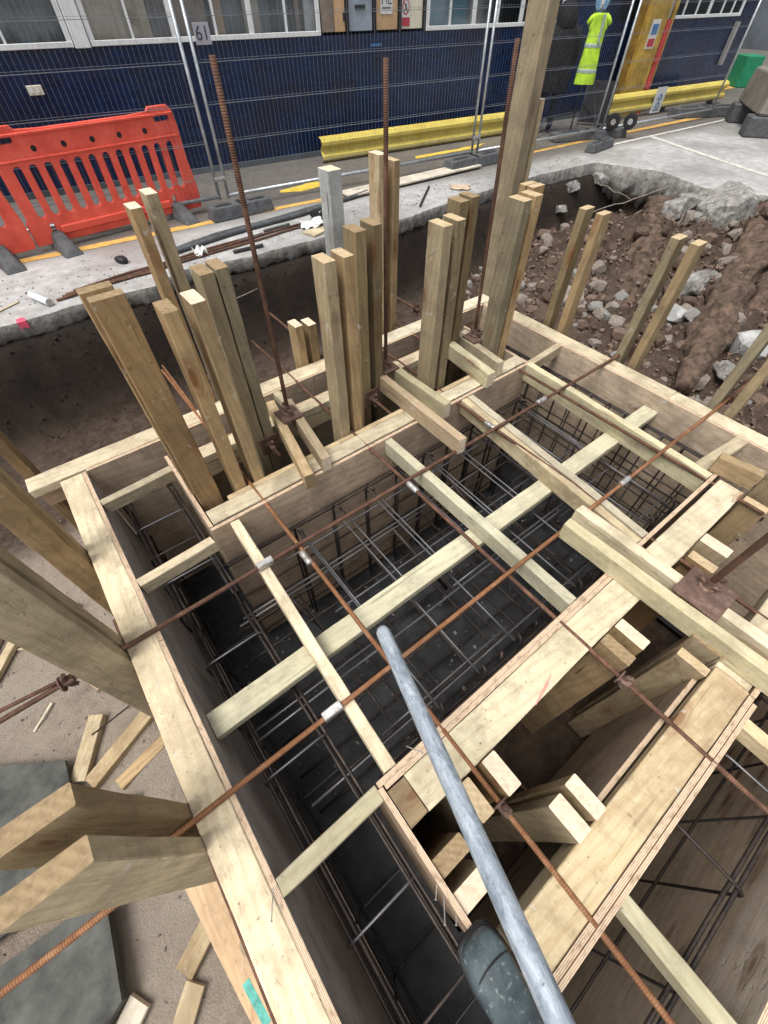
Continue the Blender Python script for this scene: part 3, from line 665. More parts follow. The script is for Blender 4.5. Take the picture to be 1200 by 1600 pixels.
# bracket pairs carrying the starter bars
GB = 'bracket timbers under the starter bars'
timber('bracket_timber', 'left bracket timber under the leftmost starter bar', 'timber', (.705, 1.98, .050), (.575, 1.34, .050), .05, .095, 'pine', 'end_brown', GB)
timber('bracket_timber', 'right bracket timber under the leftmost starter bar', 'timber', (.79, 1.93, .050), (.705, 1.39, .050), .05, .095, 'pine_orange', 'end_pale', GB)
timber('bracket_timber', 'orange-topped bracket timber under the middle starter bar', 'timber', (1.375, 1.86, .050), (1.355, 1.06, .050), .05, .10, 'pine_orange', 'end_pale', GB)
timber('bracket_timber', 'greenish bracket timber beside the orange one at the middle starter bar', 'timber', (1.49, 1.86, .050), (1.50, 1.33, .050), .05, .10, 'pine_green', 'end_pale', GB)
timber('bracket_timber', 'front bracket timber under the right starter bar', 'timber', (1.975, 1.86, .050), (1.92, 1.38, .050), .06, .10, 'pine_green', 'end_pale', GB)
timber('bracket_timber', 'rear bracket timber under the right starter bar', 'timber', (2.10, 1.88, .050), (2.06, 1.43, .050), .05, .095, 'pine', 'end_pale', GB)
timber('bracket_timber', 'long clean bracket timber across the near gap, nearer of the two under the rusty plate', 'timber', (1.345, .385, .050), (1.375, -.86, .050), .052, .098, 'pine_green', 'end_pale', GB)
timber('bracket_timber', 'long bracket timber across the near gap, farther of the two under the rusty plate', 'timber', (1.455, .40, .050), (1.475, -.86, .050), .052, .098, 'pine_pale', 'end_pale', GB)
timber('packing_block', 'clean block standing on the near beam at the right edge of the form', 'block', (2.315, .165, .052), (2.345, -.03, .052), .055, .10, 'post', 'end', None)

# ------------------------------------------------------------------ tie rods, plates, nuts, starter bars
def wingnut(parent, c, ax, mat='rust_plate', s=1.0):
    """cast wing nut: ring flange, hub, two lugs around the rod axis ax"""
    m, _ = frame(V(c)-V(ax)*.01, V(c)+V(ax)*.01); bm = bmesh.new()
    tube_bm(bm, [(-.022*s, 0, 0), (-.016*s, 0, 0), (-.014*s, 0, 0), (.022*s, 0, 0)], 0, 10, radii=[.030*s, .032*s, .017*s, .015*s])
    for sg in (-1, 1):
        tube_bm(bm, [(-.004*s, 0, sg*.012*s), (0, 0, sg*.034*s), (.012*s, 0, sg*.048*s)], 0, 7, radii=[.012*s, .010*s, .008*s])
    return link('wing_nut', bm, mat, m, parent, smooth=False)
def plate(parent, c, nrm, size=.11, mat='rust_plate', t=.008):
    m, _ = frame(V(c)-V(nrm)*.01, V(c)+V(nrm)*.01); bm = bmesh.new(); n = 8; s = size/2
    addbox(bm, -t/2, t/2, -s, s, -s, s); bev(bm, .0015)
    return link('bearing_plate', bm, mat, m, parent)
def coupler(parent, c, ax, L=.075, r=.0155, square=False):
    m, _ = frame(V(c)-V(ax)*.01, V(c)+V(ax)*.01); bm = bmesh.new()
    if square: addbox(bm, -L/2, L/2, -r, r, -r, r); bev(bm, .003)
    else: tube_bm(bm, [(-L/2, 0, 0), (-L/2+.004, 0, 0), (-.004, 0, 0), (0, 0, 0), (.004, 0, 0), (L/2-.004, 0, 0), (L/2, 0, 0)], 0, 12, radii=[r*.86, r, r, r*.93, r, r, r*.86])
    return link('coupler', bm, 'coupler', m, parent, smooth=not square)
def tie(label, a, b, r=.0095, mat='rust', cps=(), nuts=(), group='tie rods across the formwork', plates=(), sag=.004):
    t = thing('tie_rod', label, 'tie rod', a, group); rod('bar', a, b, r, mat, t, sag=sag)
    d = (V(b)-V(a)).normalized()
    for c, sq in cps: coupler(t, c, d, square=sq)
    for c in nuts: wingnut(t, c, d)
    for c in plates: plate(t, c, d)
    return t
tie('long brown tie rod across the whole pit, farther of the two', (-1.3, 1.075, .012), (3.12, 1.075, .014), mat='rust', r=.010,
    cps=(((.175, 1.075, .018), True), ((2.05, 1.075, .018), False)), nuts=((-.635, 1.075, .012),), plates=((2.985, 1.075, .014),))
tie('long orange tie rod crossing the pit beneath the galvanised pole, nearer of the two', (-.62, .392, .014), (3.25, .38, .014), mat='rust_orange', r=.0095,
    cps=(((.075, .391, .02), True), ((1.86, .384, .016), False)), nuts=((3.0, .381, .014),))
tie('thin second rod beside the left end of the farther long tie rod', (-1.2, 1.13, .03), (-.60, 1.075, .03), r=.0075)
tie('orange tie rod along the left, from the split posts to below the pole', (.345, 2.85, -.006), (.345, -.95, -.006), mat='rust_orange',
    cps=(((.335, 1.0, .0), False),), nuts=((.345, -.17, -.006), (.345, 1.70, -.006)))
tie('brown tie rod running from the centre post pair to the wing nut in the gap', (.985, 2.82, -.006), (.99, -.98, -.006), mat='rust',
    cps=(((.985, 1.03, .0), False),), nuts=((.99, -.18, -.006),), plates=((.985, 1.66, -.006),))
tie('dark tie rod running beside the doubled joist to the bracket timbers', (1.655, 2.6, -.008), (1.665, -.95, -.008), mat='rust',
    cps=(((1.655, 1.12, -.002), False), ), nuts=((1.665, -.20, -.008),))
tie('dark tie rod below the rightmost joist, ending at the stacked blocks', (2.24, 2.75, -.012), (2.235, -.15, -.012), mat='rust', nuts=((2.24, 2.45, -.012),))
GT = 'short tie rods of the middle row'
tie('short rod with wing nut and square plate at the left cluster of posts', (.56, 2.62, -.01), (.57, 1.66, -.01), nuts=((.57, 1.745, -.01),), plates=((.57, 1.775, -.01),), group=GT)
tie('short rod with wing nut sticking out below the middle starter bar', (1.285, 3.12, -.01), (1.27, 1.50, -.01), nuts=((1.275, 1.73, -.01),), plates=((1.275, 1.765, -.01),), group=GT)
tie('short rod with a clump of nuts behind the right starter bar', (1.97, 2.62, -.01), (1.965, 1.6, -.01), nuts=((1.97, 1.76, .0), (1.97, 1.72, .0)), plates=((1.97, 1.785, .01),), group=GT)
tie('bent copper-coloured rod poking up behind the frayed-top post', (.36, 2.86, .02), (.355, 2.30, .0), r=.007, mat='rust_orange', group=GT)
tie('rust-pink rod coming through the forked posts at the lower left', (-.45, .37, -.13), (-1.4, .40, -.14), r=.011, mat='rust_orange', group=None, nuts=((-.63, .374, -.13),))
rod('loose_rebar', (-.442, -.8, -.045), (-.446, 1.28, -.075), .008, 'rust', label='thin dark bar lying along the outside of the left wall timber', cat='rebar', sag=.01)
rod('loose_rebar', (-.60, 1.30, -.80), (-1.02, 1.39, -1.05), .005, 'rebar', label='thin straight bar slanting over the offcuts left of the wall', cat='rebar')

def starter(label, x, y, zt, tilt=0, r=.0125, pl=.12, plmat='rust_plate', group='upright starter bars'):
    t = thing('starter_bar', label, 'rebar', (x, y, .10), group)
    rod('bar', (x, y, .07), (x+tilt, y, zt), r, 'rust', t, sag=.005)
    plate(t, (x-(pl-.12)*.35, y-(pl-.12)*.2, .108), (0, 0, 1), pl, plmat, .009)
    bm = bmesh.new(); tube_bm(bm, [(x, y, .11), (x, y, .125), (x, y, .128), (x, y, .165)], 0, 8, radii=[.032, .030, .02, .017])
    for s in (-1, 1): tube_bm(bm, [(x, y+s*.012, .14), (x, y+s*.036, .145), (x, y+s*.045, .16)], 0, 6, radii=[.011, .009, .007])
    link('wing_nut', bm, 'rust_plate', None, t)
starter('leftmost tall rusty starter bar in front of the wall', .725, 1.80, 1.46, .015, .0105)
starter('middle tall rusty starter bar rising between the pale outer posts', 1.44, 1.83, 1.42, -.01, .0105)
starter('right tall rusty starter bar next to the tallest post', 2.13, 1.74, 1.45, -.07, .0105)
starter('starter bar on the wide mottled rusty plate at the right', 1.49, -.16, 1.1, .0, .0125, .175)

# ------------------------------------------------------------------ reinforcement
def cage_root(label, loc, group='reinforcement cages'): return thing('rebar_cage', label, 'rebar cage', loc, group)
def bar(parent, pts, r=.006, mat='rebar', name='bar'):
    if len(pts) == 2: return rod(name, pts[0], pts[1], r, mat, parent, seg=7, sag=.004)
    bm = bmesh.new(); tube_bm(bm, pts, r, 7); return link(name, bm, mat, None, parent, smooth=True)
def round_loop(cx, y, z0, z1, x0, x1, rad=.04, axis='y', open_top=False):
    pts = []
    for (px, pz, a) in ((x0+rad, z1-rad, 180), (x0+rad, z0+rad, 270-0), (x1-rad, z0+rad, 0), (x1-rad, z1-rad, 90)):
        pass
    cor = [((x1-rad, z1-rad), 0), ((x0+rad, z1-rad), 90), ((x0+rad, z0+rad), 180), ((x1-rad, z0+rad), 270)]
    for (cx_, cz_), a0 in cor:
        for k in range(4):
            t = radians(a0+30*k); pts.append((cx_+rad*cos(t), cz_+rad*sin(t)))
    pts.append(pts[0]); pts.append((pts[0][0]-.0, pts[0][1]-.05))
    return [(px, y, pz) for px, pz in pts] if axis == 'y' else [(y, px, pz) for px, pz in pts]
# side trench cages (along y): left and right, and the far and lower trenches (along x)
def trench_cage(label, u0, u1, v0, v1, axis, ztop, zbot, step, mat2='rebar'):
    t = cage_root(label, (0, 0, zbot))
    n = int((v1-v0)/step)
    for i in range(n+1):
        v = v0+step*i+random.uniform(-.015, .015)
        bar(t, round_loop(0, v, zbot, ztop+random.uniform(-.015, .015), u0, u1, .035, axis), .0055, 'rebar_light' if i % 2 else mat2, 'stirrup')
    for u in (u0+.018, u1-.018):
        for z in (ztop-.018, zbot+.03):
            for o in (0, .022) if z > -.6 else (0,):
                a, b = ((u+o, v0-.03, z), (u+o, v1+.03, z)) if axis == 'y' else ((v0-.03, u+o, z), (v1+.03, u+o, z))
                bar(t, [a, b], .007, 'rebar')
    for u in (u0+.012, u1-.012):
        for z in ((-.36, -.48, -.62, -.8) if axis == 'y' else (-.7,)):
            a, b = ((u, v0-.03, z), (u, v1+.03, z)) if axis == 'y' else ((v0-.03, u, z), (v1+.03, u, z))
            bar(t, [a, b], .006, 'rebar')
    return t
trench_cage('narrow cage of rounded stirrups in the left trench, upper stretch', -.255, .02, 1.22, 2.12, 'y', -.22, -1.16, .21)
trench_cage('narrow cage of rounded stirrups in the left trench, lower stretch by the near beam', -.255, .02, -.95, 1.12, 'y', -.27, -1.16, .27)
trench_cage('crowded cage in the right trench below the far right edge', 2.39, 2.64, -.15, 2.1, 'y', -.16, -1.16, .13)
trench_cage('cage in the second trench at the bottom right corner', -.81, -.56, .12, 2.3, 'x', -.18, -1.16, .34)
trench_cage('thin cage in the narrow far trench behind the posts', 2.02, 2.15, .12, 2.3, 'x', -.2, -1.16, .25)
# central pit mat
t = cage_root('large open reinforcement mat with doubled bars filling the central pit', (1.1, .7, -1.16))
for i, x in enumerate((.44, .69, .92, 1.15, 1.37, 1.58, 1.80, 2.02, 2.24)):
    # hairpin: top legs then down the back wall
    for o in (0, .028):
        xx = x+o+random.uniform(-.008, .008); e = random.uniform(.0, .12)
        bar(t, [(xx, 1.355, -.27), (xx, .62+e if o else .20, -.285)], .0055, 'rebar_light')
    bar(t, [(x-.01, 1.345, -1.17), (x-.01, 1.345, -.24), (x-.006, 1.33, -.205), (x, 1.30, -.20), (x+.012, 1.285, -.215)], .008, 'rebar')
    bar(t, [(x-.03, 1.30, -1.17), (x-.03, 1.30, -.30)], .008, 'rebar')
    bar(t, [(x, .17, -1.17), (x, .17, -.26), (x+.01, .19, -.235), (x+.02, .22, -.24)], .007, 'rebar')
    bar(t, [(x+.05, 1.34, -1.13), (x+.05, .16, -1.13)], .008, 'rebar')
for y, x0, x1, o in ((.245, -.15, 2.3, .022), (.27, .2, .95, 0), (.56, -.22, 1.9, 0), (.585, .9, 2.4, 0), (.60, -.22, .55, 0), (.835, .35, 2.3, 0), (1.05, -.05, 1.1, 0), (1.075, -.02, 2.2, 0), (1.24, .3, 2.3, 0)):
    bar(t, [(x0, y, -.298), (x1, y, -.298)], .0055, 'rebar_light')
for z in (-.24, -.27, -.42, -.6, -.78, -.95, -1.1):
    bar(t, [(.02, 1.368, z), (2.32, 1.368, z)], .0055, 'rebar')
    if z < -.25: bar(t, [(.10, .155, z), (2.30, .155, z)], .0055, 'rebar')
for z in (-.34, -.38, -.43, -.5, -.56, -.64, -.72, -.82, -.9, -1.0):
    bar(t, [(.12, .17+.02*random.random(), z), (2.30, .17+.02*random.random(), z+random.uniform(-.01, .01))], .0075, 'rebar')
for x in (.3, .56, .8, 1.04, 1.26, 1.47, 1.7, 1.9, 2.1):
    bar(t, [(x, .185, -1.17), (x+.02, .185, -.30), (x+.03, .20, -.27)], .008, 'rebar')
    bar(t, [(x+.10, 1.335, -1.17), (x+.10, 1.335, -.33)], .007, 'rebar')
    bar(t, [(x, 1.2, -.62), (x, .3, -.62)], .007, 'rebar')
for y in (.3, .52, .8, 1.02, 1.2): bar(t, [(-.1, y, -.63), (2.3, y, -.63)], .007, 'rebar')
for y in (.3, .5, .7, .9, 1.1): bar(t, [(-.2, y, -1.145), (2.6, y, -1.145)], .008, 'rebar')
for x, y in ((.2, 1.15), (.95, 1.0), (1.5, 1.1)):
    bar(t, [(x, y+.13, -.45), (x+.14, y-.25, -.8)], .012, 'rebar')

# ------------------------------------------------------------------ galvanised pole, boot
A = V((.336, .440, .25)); B = V((.085, -.370, .519)); D = (B-A).normalized(); E_ = B + D*.42
tp = thing('scaffold_pole', 'galvanised scaffold tube slanting over the pit from bottom right of centre', 'pole', tuple(A))
m, L = frame(A, E_); bm = bmesh.new(); n = 14
tube_bm(bm, [(-L/2+.0, 0, 0), (-L/2+.004, 0, 0)] + [(-L/2+.02+(L-.02)*i/n, 0, 0) for i in range(n+1)], 0, 20, radii=[.0205, .0235]+[.0242]*(n+1))
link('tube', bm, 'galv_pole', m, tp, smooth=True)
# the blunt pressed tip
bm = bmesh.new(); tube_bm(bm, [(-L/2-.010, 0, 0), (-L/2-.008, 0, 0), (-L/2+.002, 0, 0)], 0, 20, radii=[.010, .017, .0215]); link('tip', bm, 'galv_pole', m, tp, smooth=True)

bt = thing('work_boot', 'scuffed dark work boot standing on the lower beam at the bottom edge', 'boot', (.09, -.42, 0))
BSC = 1.0
def loft(secs, seg=20):
    """secs: (y, cx, halfwidth, z0, z1, squareness) cross-sections stacked along -y"""
    bm = bmesh.new(); R = []
    for y, cx, hw, z0, z1, zs in secs:
        ring = []
        for k in range(seg):
            a = 2*pi*k/seg; ca, sa = cos(a), sin(a); p = .72
            ring.append(bm.verts.new((cx+hw*BSC*math.copysign(abs(ca)**p, ca), y + zs*max(0, sa), (z0+z1)/2+(z1-z0)/2*math.copysign(abs(sa)**p, sa))))
        R.append(ring)
    for a, b in zip(R, R[1:]):
        for k in range(seg): bm.faces.new((a[k], a[(k+1) % seg], b[(k+1) % seg], b[k]))
    bm.faces.new(R[0][::-1]); bm.faces.new(R[-1]); bmesh.ops.recalc_face_normals(bm, faces=bm.faces); return bm
bx = .060
BSC = 1.15
up = loft([(-.298, bx, .018, .028, .05, 0), (-.302, bx, .034, .022, .064, 0), (-.312, bx, .044, .02, .074, 0), (-.335, bx-.001, .050, .018, .083, 0), (-.37, bx-.004, .0535, .018, .090, 0), (-.41, bx-.008, .053, .018, .095, 0), (-.45, bx-.012, .048, .018, .118, .01),
           (-.49, bx-.016, .044, .018, .15, .02), (-.53, bx-.018, .042, .018, .20, .02), (-.565, bx-.02, .040, .018, .25, .02), (-.59, bx-.02, .030, .02, .24, .02)])
o = link('upper', up, 'boot', None, bt, smooth=True); sub = o.modifiers.new('s', 'SUBSURF'); sub.levels = sub.render_levels = 2
sole = loft([(-.290, bx, .028, .001, .024, 0), (-.302, bx, .046, .001, .026, 0), (-.335, bx-.001, .055, .001, .026, 0), (-.38, bx-.005, .058, .001, .026, 0), (-.45, bx-.012, .050, .001, .026, 0), (-.52, bx-.018, .045, .001, .028, 0), (-.58, bx-.02, .044, .001, .028, 0), (-.60, bx-.02, .03, .001, .026, 0)])
link('sole', sole, 'black', None, bt, smooth=True)
BSC = 1.0
bm = bmesh.new(); tube_bm(bm, [(bx-.002+.0605*cos(a), -.378+.022*sin(a)*(1 if True else 0), .055+.037*max(0, sin(a))) for a in [pi*i/16 for i in range(17)]], .0022, 6); link('seam', bm, 'black', None, bt, smooth=True)

# ------------------------------------------------------------------ offcuts and boards on the ground to the left
GZ = pitz(-1, 1)
GOff = 'timber offcuts on the ground'
def onground(name, label, a, b, w_, h_, mat, end='end_pale', z=None, group=GOff, cat='offcut'):
    za = (pitz(*a) if z is None else z)+h_/2+.008; zb = (pitz(*b) if z is None else z)+h_/2+.008
    return timber(name, label, cat, (a[0], a[1], za), (b[0], b[1], zb), w_, h_, mat, end, group)
onground('timber_offcut', 'stubby pale offcut with a dark end, lying left of the long pieces', (-1.19, 1.25), (-1.01, 1.54), .085, .05, 'pine')
onground('timber_offcut', 'long split offcut reaching under the left wall', (-1.14, 1.20), (-.72, 1.38), .085, .05, 'pine')
onground('timber_offcut', 'greyish offcut parallel to the long split one', (-1.02, 1.10), (-.66, 1.20), .07, .03, 'post')
onground('timber_offcut', 'tiny wedge offcut beneath the middle post pair', (-.98, 1.72), (-.80, 1.80), .07, .04, 'pine_orange')
onground('timber_offcut', 'bright offcut at the left edge, upper one', (-1.50, 2.33), (-1.36, 2.56), .06, .04, 'pine_pale')
onground('timber_offcut', 'bright offcut at the left edge, lower one', (-1.50, 2.15), (-1.33, 2.38), .055, .04, 'pine')
onground('timber_offcut', 'small square offcut between the upper post pairs', (-1.02, 2.36), (-.93, 2.42), .07, .04, 'pine')
onground('timber_offcut', 'thin pale stick near the left edge', (-1.33, 2.32), (-1.14, 2.20), .014, .01, 'pine_pale')
onground('timber_offcut', 'thin broken lath lying on the trampled soil', (-1.35, 1.70), (-1.22, 1.80), .012, .008, 'pine_pale')
onground('timber_offcut', 'short offcut near the lower end of the turquoise-marked board', (-1.0, .18), (-.85, .26), .09, .04, 'pine')
onground('timber_offcut', 'pink-brown offcut at the bottom edge beside the grey board', (-1.35, .12), (-1.18, .22), .10, .03, 'cardboard' if False else 'ply_pale')
onground('timber_offcut', 'chipped offcut at the bottom edge between boards', (-1.08, .02), (-.97, .12), .09, .03, 'pine')
t = thing('marked_board', 'pine board with a big knot and turquoise spray mark below the left wall', 'board', (-.75, .2, -1.1))
bm_ = timber('board', None, None, (-.80, .50, -1.10), (-.72, -.22, -1.10), .15, .022, 'pine_orange', 'end_pale', parent=t)
bm = bmesh.new(); m, _ = frame((-.80, .5, -1.1), (-.72, -.22, -1.1)); addbox(bm, .15, .32, -.045, -.012, .0118, .0132); link('paint_mark', bm, 'turquoise', m, t)
bm = bmesh.new(); vs = [bm.verts.new((.06+.02*cos(a)*1.6, .02+.014*sin(a), .0125)) for a in [2*pi*i/14 for i in range(14)]]; bm.faces.new(vs); link('knot', bm, 'post_brown', m, t)

def flatboard(label, pts, t_, mat='grey_board'):
    bm = bmesh.new(); lo = [bm.verts.new(p) for p in pts]; hi = [bm.verts.new((p[0], p[1], p[2]+t_)) for p in pts]
    n = len(pts); bm.faces.new(hi); bm.faces.new(lo[::-1])
    for i in range(n): bm.faces.new((lo[i], lo[(i+1) % n], hi[(i+1) % n], hi[i]))
    bmesh.ops.recalc_face_normals(bm, faces=bm.faces); return link('shutter_board', bm, mat, None, None, label, 'board', 'grey shutter boards on the ground')
flatboard('dark grey shutter board with straight top edge at the left edge of the view', [(-2.2, 2.05, -1.16), (-1.20, 1.38, -1.13), (-1.22, .80, -1.12), (-2.4, .80, -1.16)], .02)
flatboard('dark grey shutter board below the forked posts at the bottom left', [(-2.2, .74, -1.17), (-1.17, .66, -1.13), (-1.21, .26, -1.13), (-1.36, .19, -1.13), (-2.2, .0, -1.17)], .05)
for x, y, a, lab in ((-1.12, 1.02, .3, 'small rusty angle plate with a hole lying by the offcuts'), (-1.0, .97, -.5, 'second small rusty plate tucked under the forked posts')):
    t = bmesh.new(); addbox(t, -.045, .045, -.035, .035, 0, .008); addbox(t, -.045, .045, .027, .035, .0085, .045); tube_bm(t, [(0, -.005, .0082), (0, -.005, .0095)], .007, 10)
    link('steel_plate', t, 'rust_plate', Matrix.Translation((x, y, pitz(x, y)+.02)) @ Matrix.Rotation(a, 4, 'Z'), None, lab, 'plate')

# ------------------------------------------------------------------ rubble in the right bank
def rock(r, seed, sq=(1, 1, 1), sub=2):
    bm = bmesh.new(); bmesh.ops.create_icosphere(bm, subdivisions=sub, radius=1)
    for v in bm.verts:
        p = v.co.normalized(); k = 1+.35*noise.noise(p*1.3+V((seed, 0, 0)))+.14*noise.noise(p*3.5+V((0, seed, 0)))
        q = p*k
        for ax in range(3):                         # chop to facets
            q[ax] = max(-.72, min(.72, q[ax]))
        v.co = V((q.x*sq[0], q.y*sq[1], q.z*sq[2]))*r
    cut = V((sin(seed*3), cos(seed*5), sin(seed*7))).normalized()
    bmesh.ops.bisect_plane(bm, geom=list(bm.verts)+list(bm.edges)+list(bm.faces), plane_co=cut*r*.45, plane_no=cut, clear_outer=True)
    eds = [e for e in bm.edges if e.is_boundary]
    if eds: bmesh.ops.edgenet_fill(bm, edges=eds)
    return bm
big = [(7.65, 4.80, -.52, .17, 'rock_grey', 'pale concrete lump stuck under the slab edge, left of the hollow'), (8.4, 4.78, -.50, .17, 'rock_grey', 'oval pale lump hanging under the slab edge, second from the left'),
       (7.25, 4.6, -.70, .12, 'rock_grey', 'small grey lump low beside the right post cluster'), (8.15, 2.62, -.45, .50, 'rock_grey', 'large broken concrete slab leaning under the right slab edge'),
       (8.35, 3.15, -.50, .26, 'rock_grey', 'angular pale block beside the hollow under the slab'), (7.75, 3.10, -.55, .24, 'rock_grey', 'pale chunk of concrete above the middle clay mound'),
       (7.4, 1.25, -.55, .36, 'rock_grey', 'grey concrete chunk right of the clay roll'), (8.1, 1.15, -.45, .4, 'rock_grey', 'big grey chunk at the right edge above the tan clay lump'),
       (5.15, .82, -.90, .16, 'rock_grey', 'rounded grey and white lump near the front posts'), (5.65, .88, -.85, .22, 'rock_pale', 'whitish flat fragment above the front posts'),
       (6.1, .85, -.74, .14, 'rock_pale', 'small white fragment at the right of the flat one'), (4.9, .98, -.98, .14, 'rock_mid', 'tan lump left of the rounded grey one'),
       (6.3, 1.95, -.72, .26, 'rock_grey', 'grey slate-like fragment beside the clay roll'), (5.75, 1.75, -.85, .20, 'rock_pale', 'white-faced chunk at the left flank of the clay roll'),
       (5.3, 2.9, -.95, .22, 'rock_mid', 'dusty grey-brown chunk between the back two post pairs'), (6.6, .6, -.65, .28, 'rock_mid', 'broad dusty chunk at the right edge')]
for i, (x, y, z, r, mt, lab) in enumerate(big):
    b_ = rock(r, i*1.7+.3, (1, .8, .6), 3); z2 = max(z, pitz(x, y)+r*.2) if y < 4.4 else z
    link('rubble_block', b_, mt, Matrix.Translation((x, y, z2)) @ Matrix.Rotation(i*1.3, 4, 'Z') @ Matrix.Rotation(random.uniform(-.6, .6), 4, 'X'), None, lab, 'rubble', 'large rubble blocks')
protos = [None]*10
def clay_roll(label, pts, radii, seed):
    bm = bmesh.new(); P = []; RR = []
    for i in range(len(pts)-1):
        for k in range(22): t_ = k/22; P.append(V(pts[i]).lerp(V(pts[i+1]), t_)); RR.append(radii[i]*(1-t_)+radii[i+1]*t_)
    P.append(V(pts[-1])); RR.append(radii[-1])
    tube_bm(bm, P, 0, 40, radii=RR)
    c = sum(P, V())/len(P)
    for v in bm.verts:
        d = min(P, key=lambda q: (q-v.co).length_squared); o = v.co-d
        if o.length > 1e-4: v.co = d + o*(1+.30*noise.noise(v.co*1.9+V((seed, 0, 0)))+.38*noise.noise(v.co*5.5+V((0, seed, 0)))+.26*noise.noise(v.co*13)+.16*noise.noise(v.co*27))
    bmesh.ops.recalc_face_normals(bm, faces=bm.faces)
    return link('clay_ridge', bm, 'clay', None, None, label, 'clay', smooth=True)
clay_roll('long rough roll of reddish clay climbing the right bank to the slab', [(4.7, 1.0, -1.02), (5.6, 1.28, -.78), (7.0, 1.70, -.62), (8.5, 2.15, -.52)], [.10, .19, .22, .22], 1)
clay_roll('stubby upright lump of tan clay leaning on the long clay roll', [(6.05, 1.10, -.88), (6.6, 1.22, -.62), (7.0, 1.38, -.42)], [.07, .15, .07], 5)
clay_roll('bulging clay mound in the middle of the rubble below the slab', [(5.6, 2.3, -1.02), (6.6, 2.75, -.88), (8.2, 3.5, -.62)], [.10, .24, .20], 9)
def place_rocks(n, name, label, cat, group, rng, rr, kinds, stuff=False):
    k = 0
    while k < n:
        x, y = rng(); z = pitz(x, y)
        r = random.uniform(*rr)**1.0
        i = random.randrange(10)
        key = (i, kinds[k % len(kinds)])
        if key not in ROCKS:
            bm = rock(1, i*2.1+.7, (1, random.uniform(.6, 1), random.uniform(.5, .9))); me = bpy.data.meshes.new('rubble_stone'); bm.to_mesh(me); bm.free(); me.materials.append(M[key[1]]); ROCKS[key] = me
        link(name, ROCKS[key], None, Matrix.Translation((x, y, z+r*.15)) @ Matrix.Rotation(random.uniform(0, 6), 4, 'Z') @ Matrix.Rotation(random.uniform(-.7, .7), 4, 'X') @ Matrix.Scale(r, 4), None, label, cat, group)
        k += 1
ROCKS = {}
def rng_bank():
    while True:
        x = random.uniform(4.3, 8.5); y = random.uniform(.2, 4.5)
        if random.random() < smooth01((x-3.9)/1.6)+.1 and noise.noise(V((x*.9, y*.9, 3))) > -.35: return x, y
place_rocks(280, 'rubble_stone', 'brown clay-coated stone scattered in the right bank', 'stone', 'small stones in the right bank', rng_bank, (.04, .14), ['rock_brown', 'clay', 'clay', 'clay', 'rock_mid'])
place_rocks(190, 'concrete_fragment', 'small grey broken concrete fragment scattered in the right bank', 'stone', 'small concrete fragments in the right bank', rng_bank, (.035, .12), ['rock_grey', 'rock_mid', 'rock_mid'])
def gravel(name, n, rng, rr, mat, zf=None):
    bm = bmesh.new()
    for _ in range(n):
        x, y = rng(); z = (zf or pitz)(x, y); r = random.uniform(*rr); c = V((x, y, z+r*.2)); q = [c+V((random.uniform(-1, 1), random.uniform(-1, 1), random.uniform(-.8, .8))).normalized()*r*random.uniform(.7, 1.1) for _ in range(8)]
        vs = [bm.verts.new(p) for p in q]
        try: bmesh.ops.convex_hull(bm, input=vs)
        except Exception: pass
    return link(name, bm, mat, None, None, None, None, None, 'stuff')
g1 = gravel('soil_crumbs', 3800, rng_bank, (.010, .04), 'rock_brown'); g1['label'] = 'loose soil crumbs and gravel over the right bank'; g1['category'] = 'gravel'
def rng_cut():
    return random.uniform(-3.5, 7.5), random.uniform(4.3, 4.95)
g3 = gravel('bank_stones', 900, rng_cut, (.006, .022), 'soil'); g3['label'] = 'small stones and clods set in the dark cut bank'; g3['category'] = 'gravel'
def rng_slab():
    x = random.uniform(-2, 8.3); return x, 5.12 + abs(random.gauss(0, .35))
g4 = gravel('slab_grit', 900, rng_slab, (.003, .014), 'rock_mid', lambda x, y: ZS); g4['label'] = 'grit and crumbs scattered along the slab edge'; g4['category'] = 'grit'
def rng_floor():
    x = random.uniform(-.27, 2.65); return x, random.uniform(.15, 1.35)
g5 = gravel('pit_debris', 260, rng_floor, (.004, .016), 'rock_mid', lambda x, y: -1.235); g5['label'] = 'crumbs of concrete and wood on the dark pit floor'; g5['category'] = 'debris'
def rng_left():
    while True:
        x = random.uniform(-2.2, -.5); y = random.uniform(-.2, 3.4); return x, y
g2 = gravel('ground_debris', 500, rng_left, (.004, .013), 'rock_mid'); g2['label'] = 'small crumbs and sawdust on the pale ground at the left'; g2['category'] = 'debris'
# roots hanging in the hollow
for k, (a, b) in enumerate((((7.3, 4.3, -.75), (8.7, 3.7, -.45)), ((7.5, 4.0, -.85), (8.6, 3.4, -.5)), ((8.2, 4.7, -.5), (8.6, 4.2, -.7)))):
    bm = bmesh.new(); a, b = V(a), V(b); tube_bm(bm, [a.lerp(b, i/8)+V((0, .05*noise.noise(V((i*.6, k, 0))), .06*noise.noise(V((i*.6, k, 4))))) for i in range(9)], .008, 5)
    link('wire', bm, 'rock_mid', None, None, ('long thin wire trailing across the hollow', 'lower thin wire in front of the hollow', 'short wire dangling under the slab corner')[k], 'wire')
bm = bmesh.new(); tube_bm(bm, [(.9+.6*i/8*1.6, 4.86-.02*i, -.55-.06*sin(pi*i/8)+.02*i/8) for i in range(9)], .005, 5); link('wire', bm, 'rock_mid', None, None, 'slack wire hanging on the dark bank below the slab edge', 'wire')

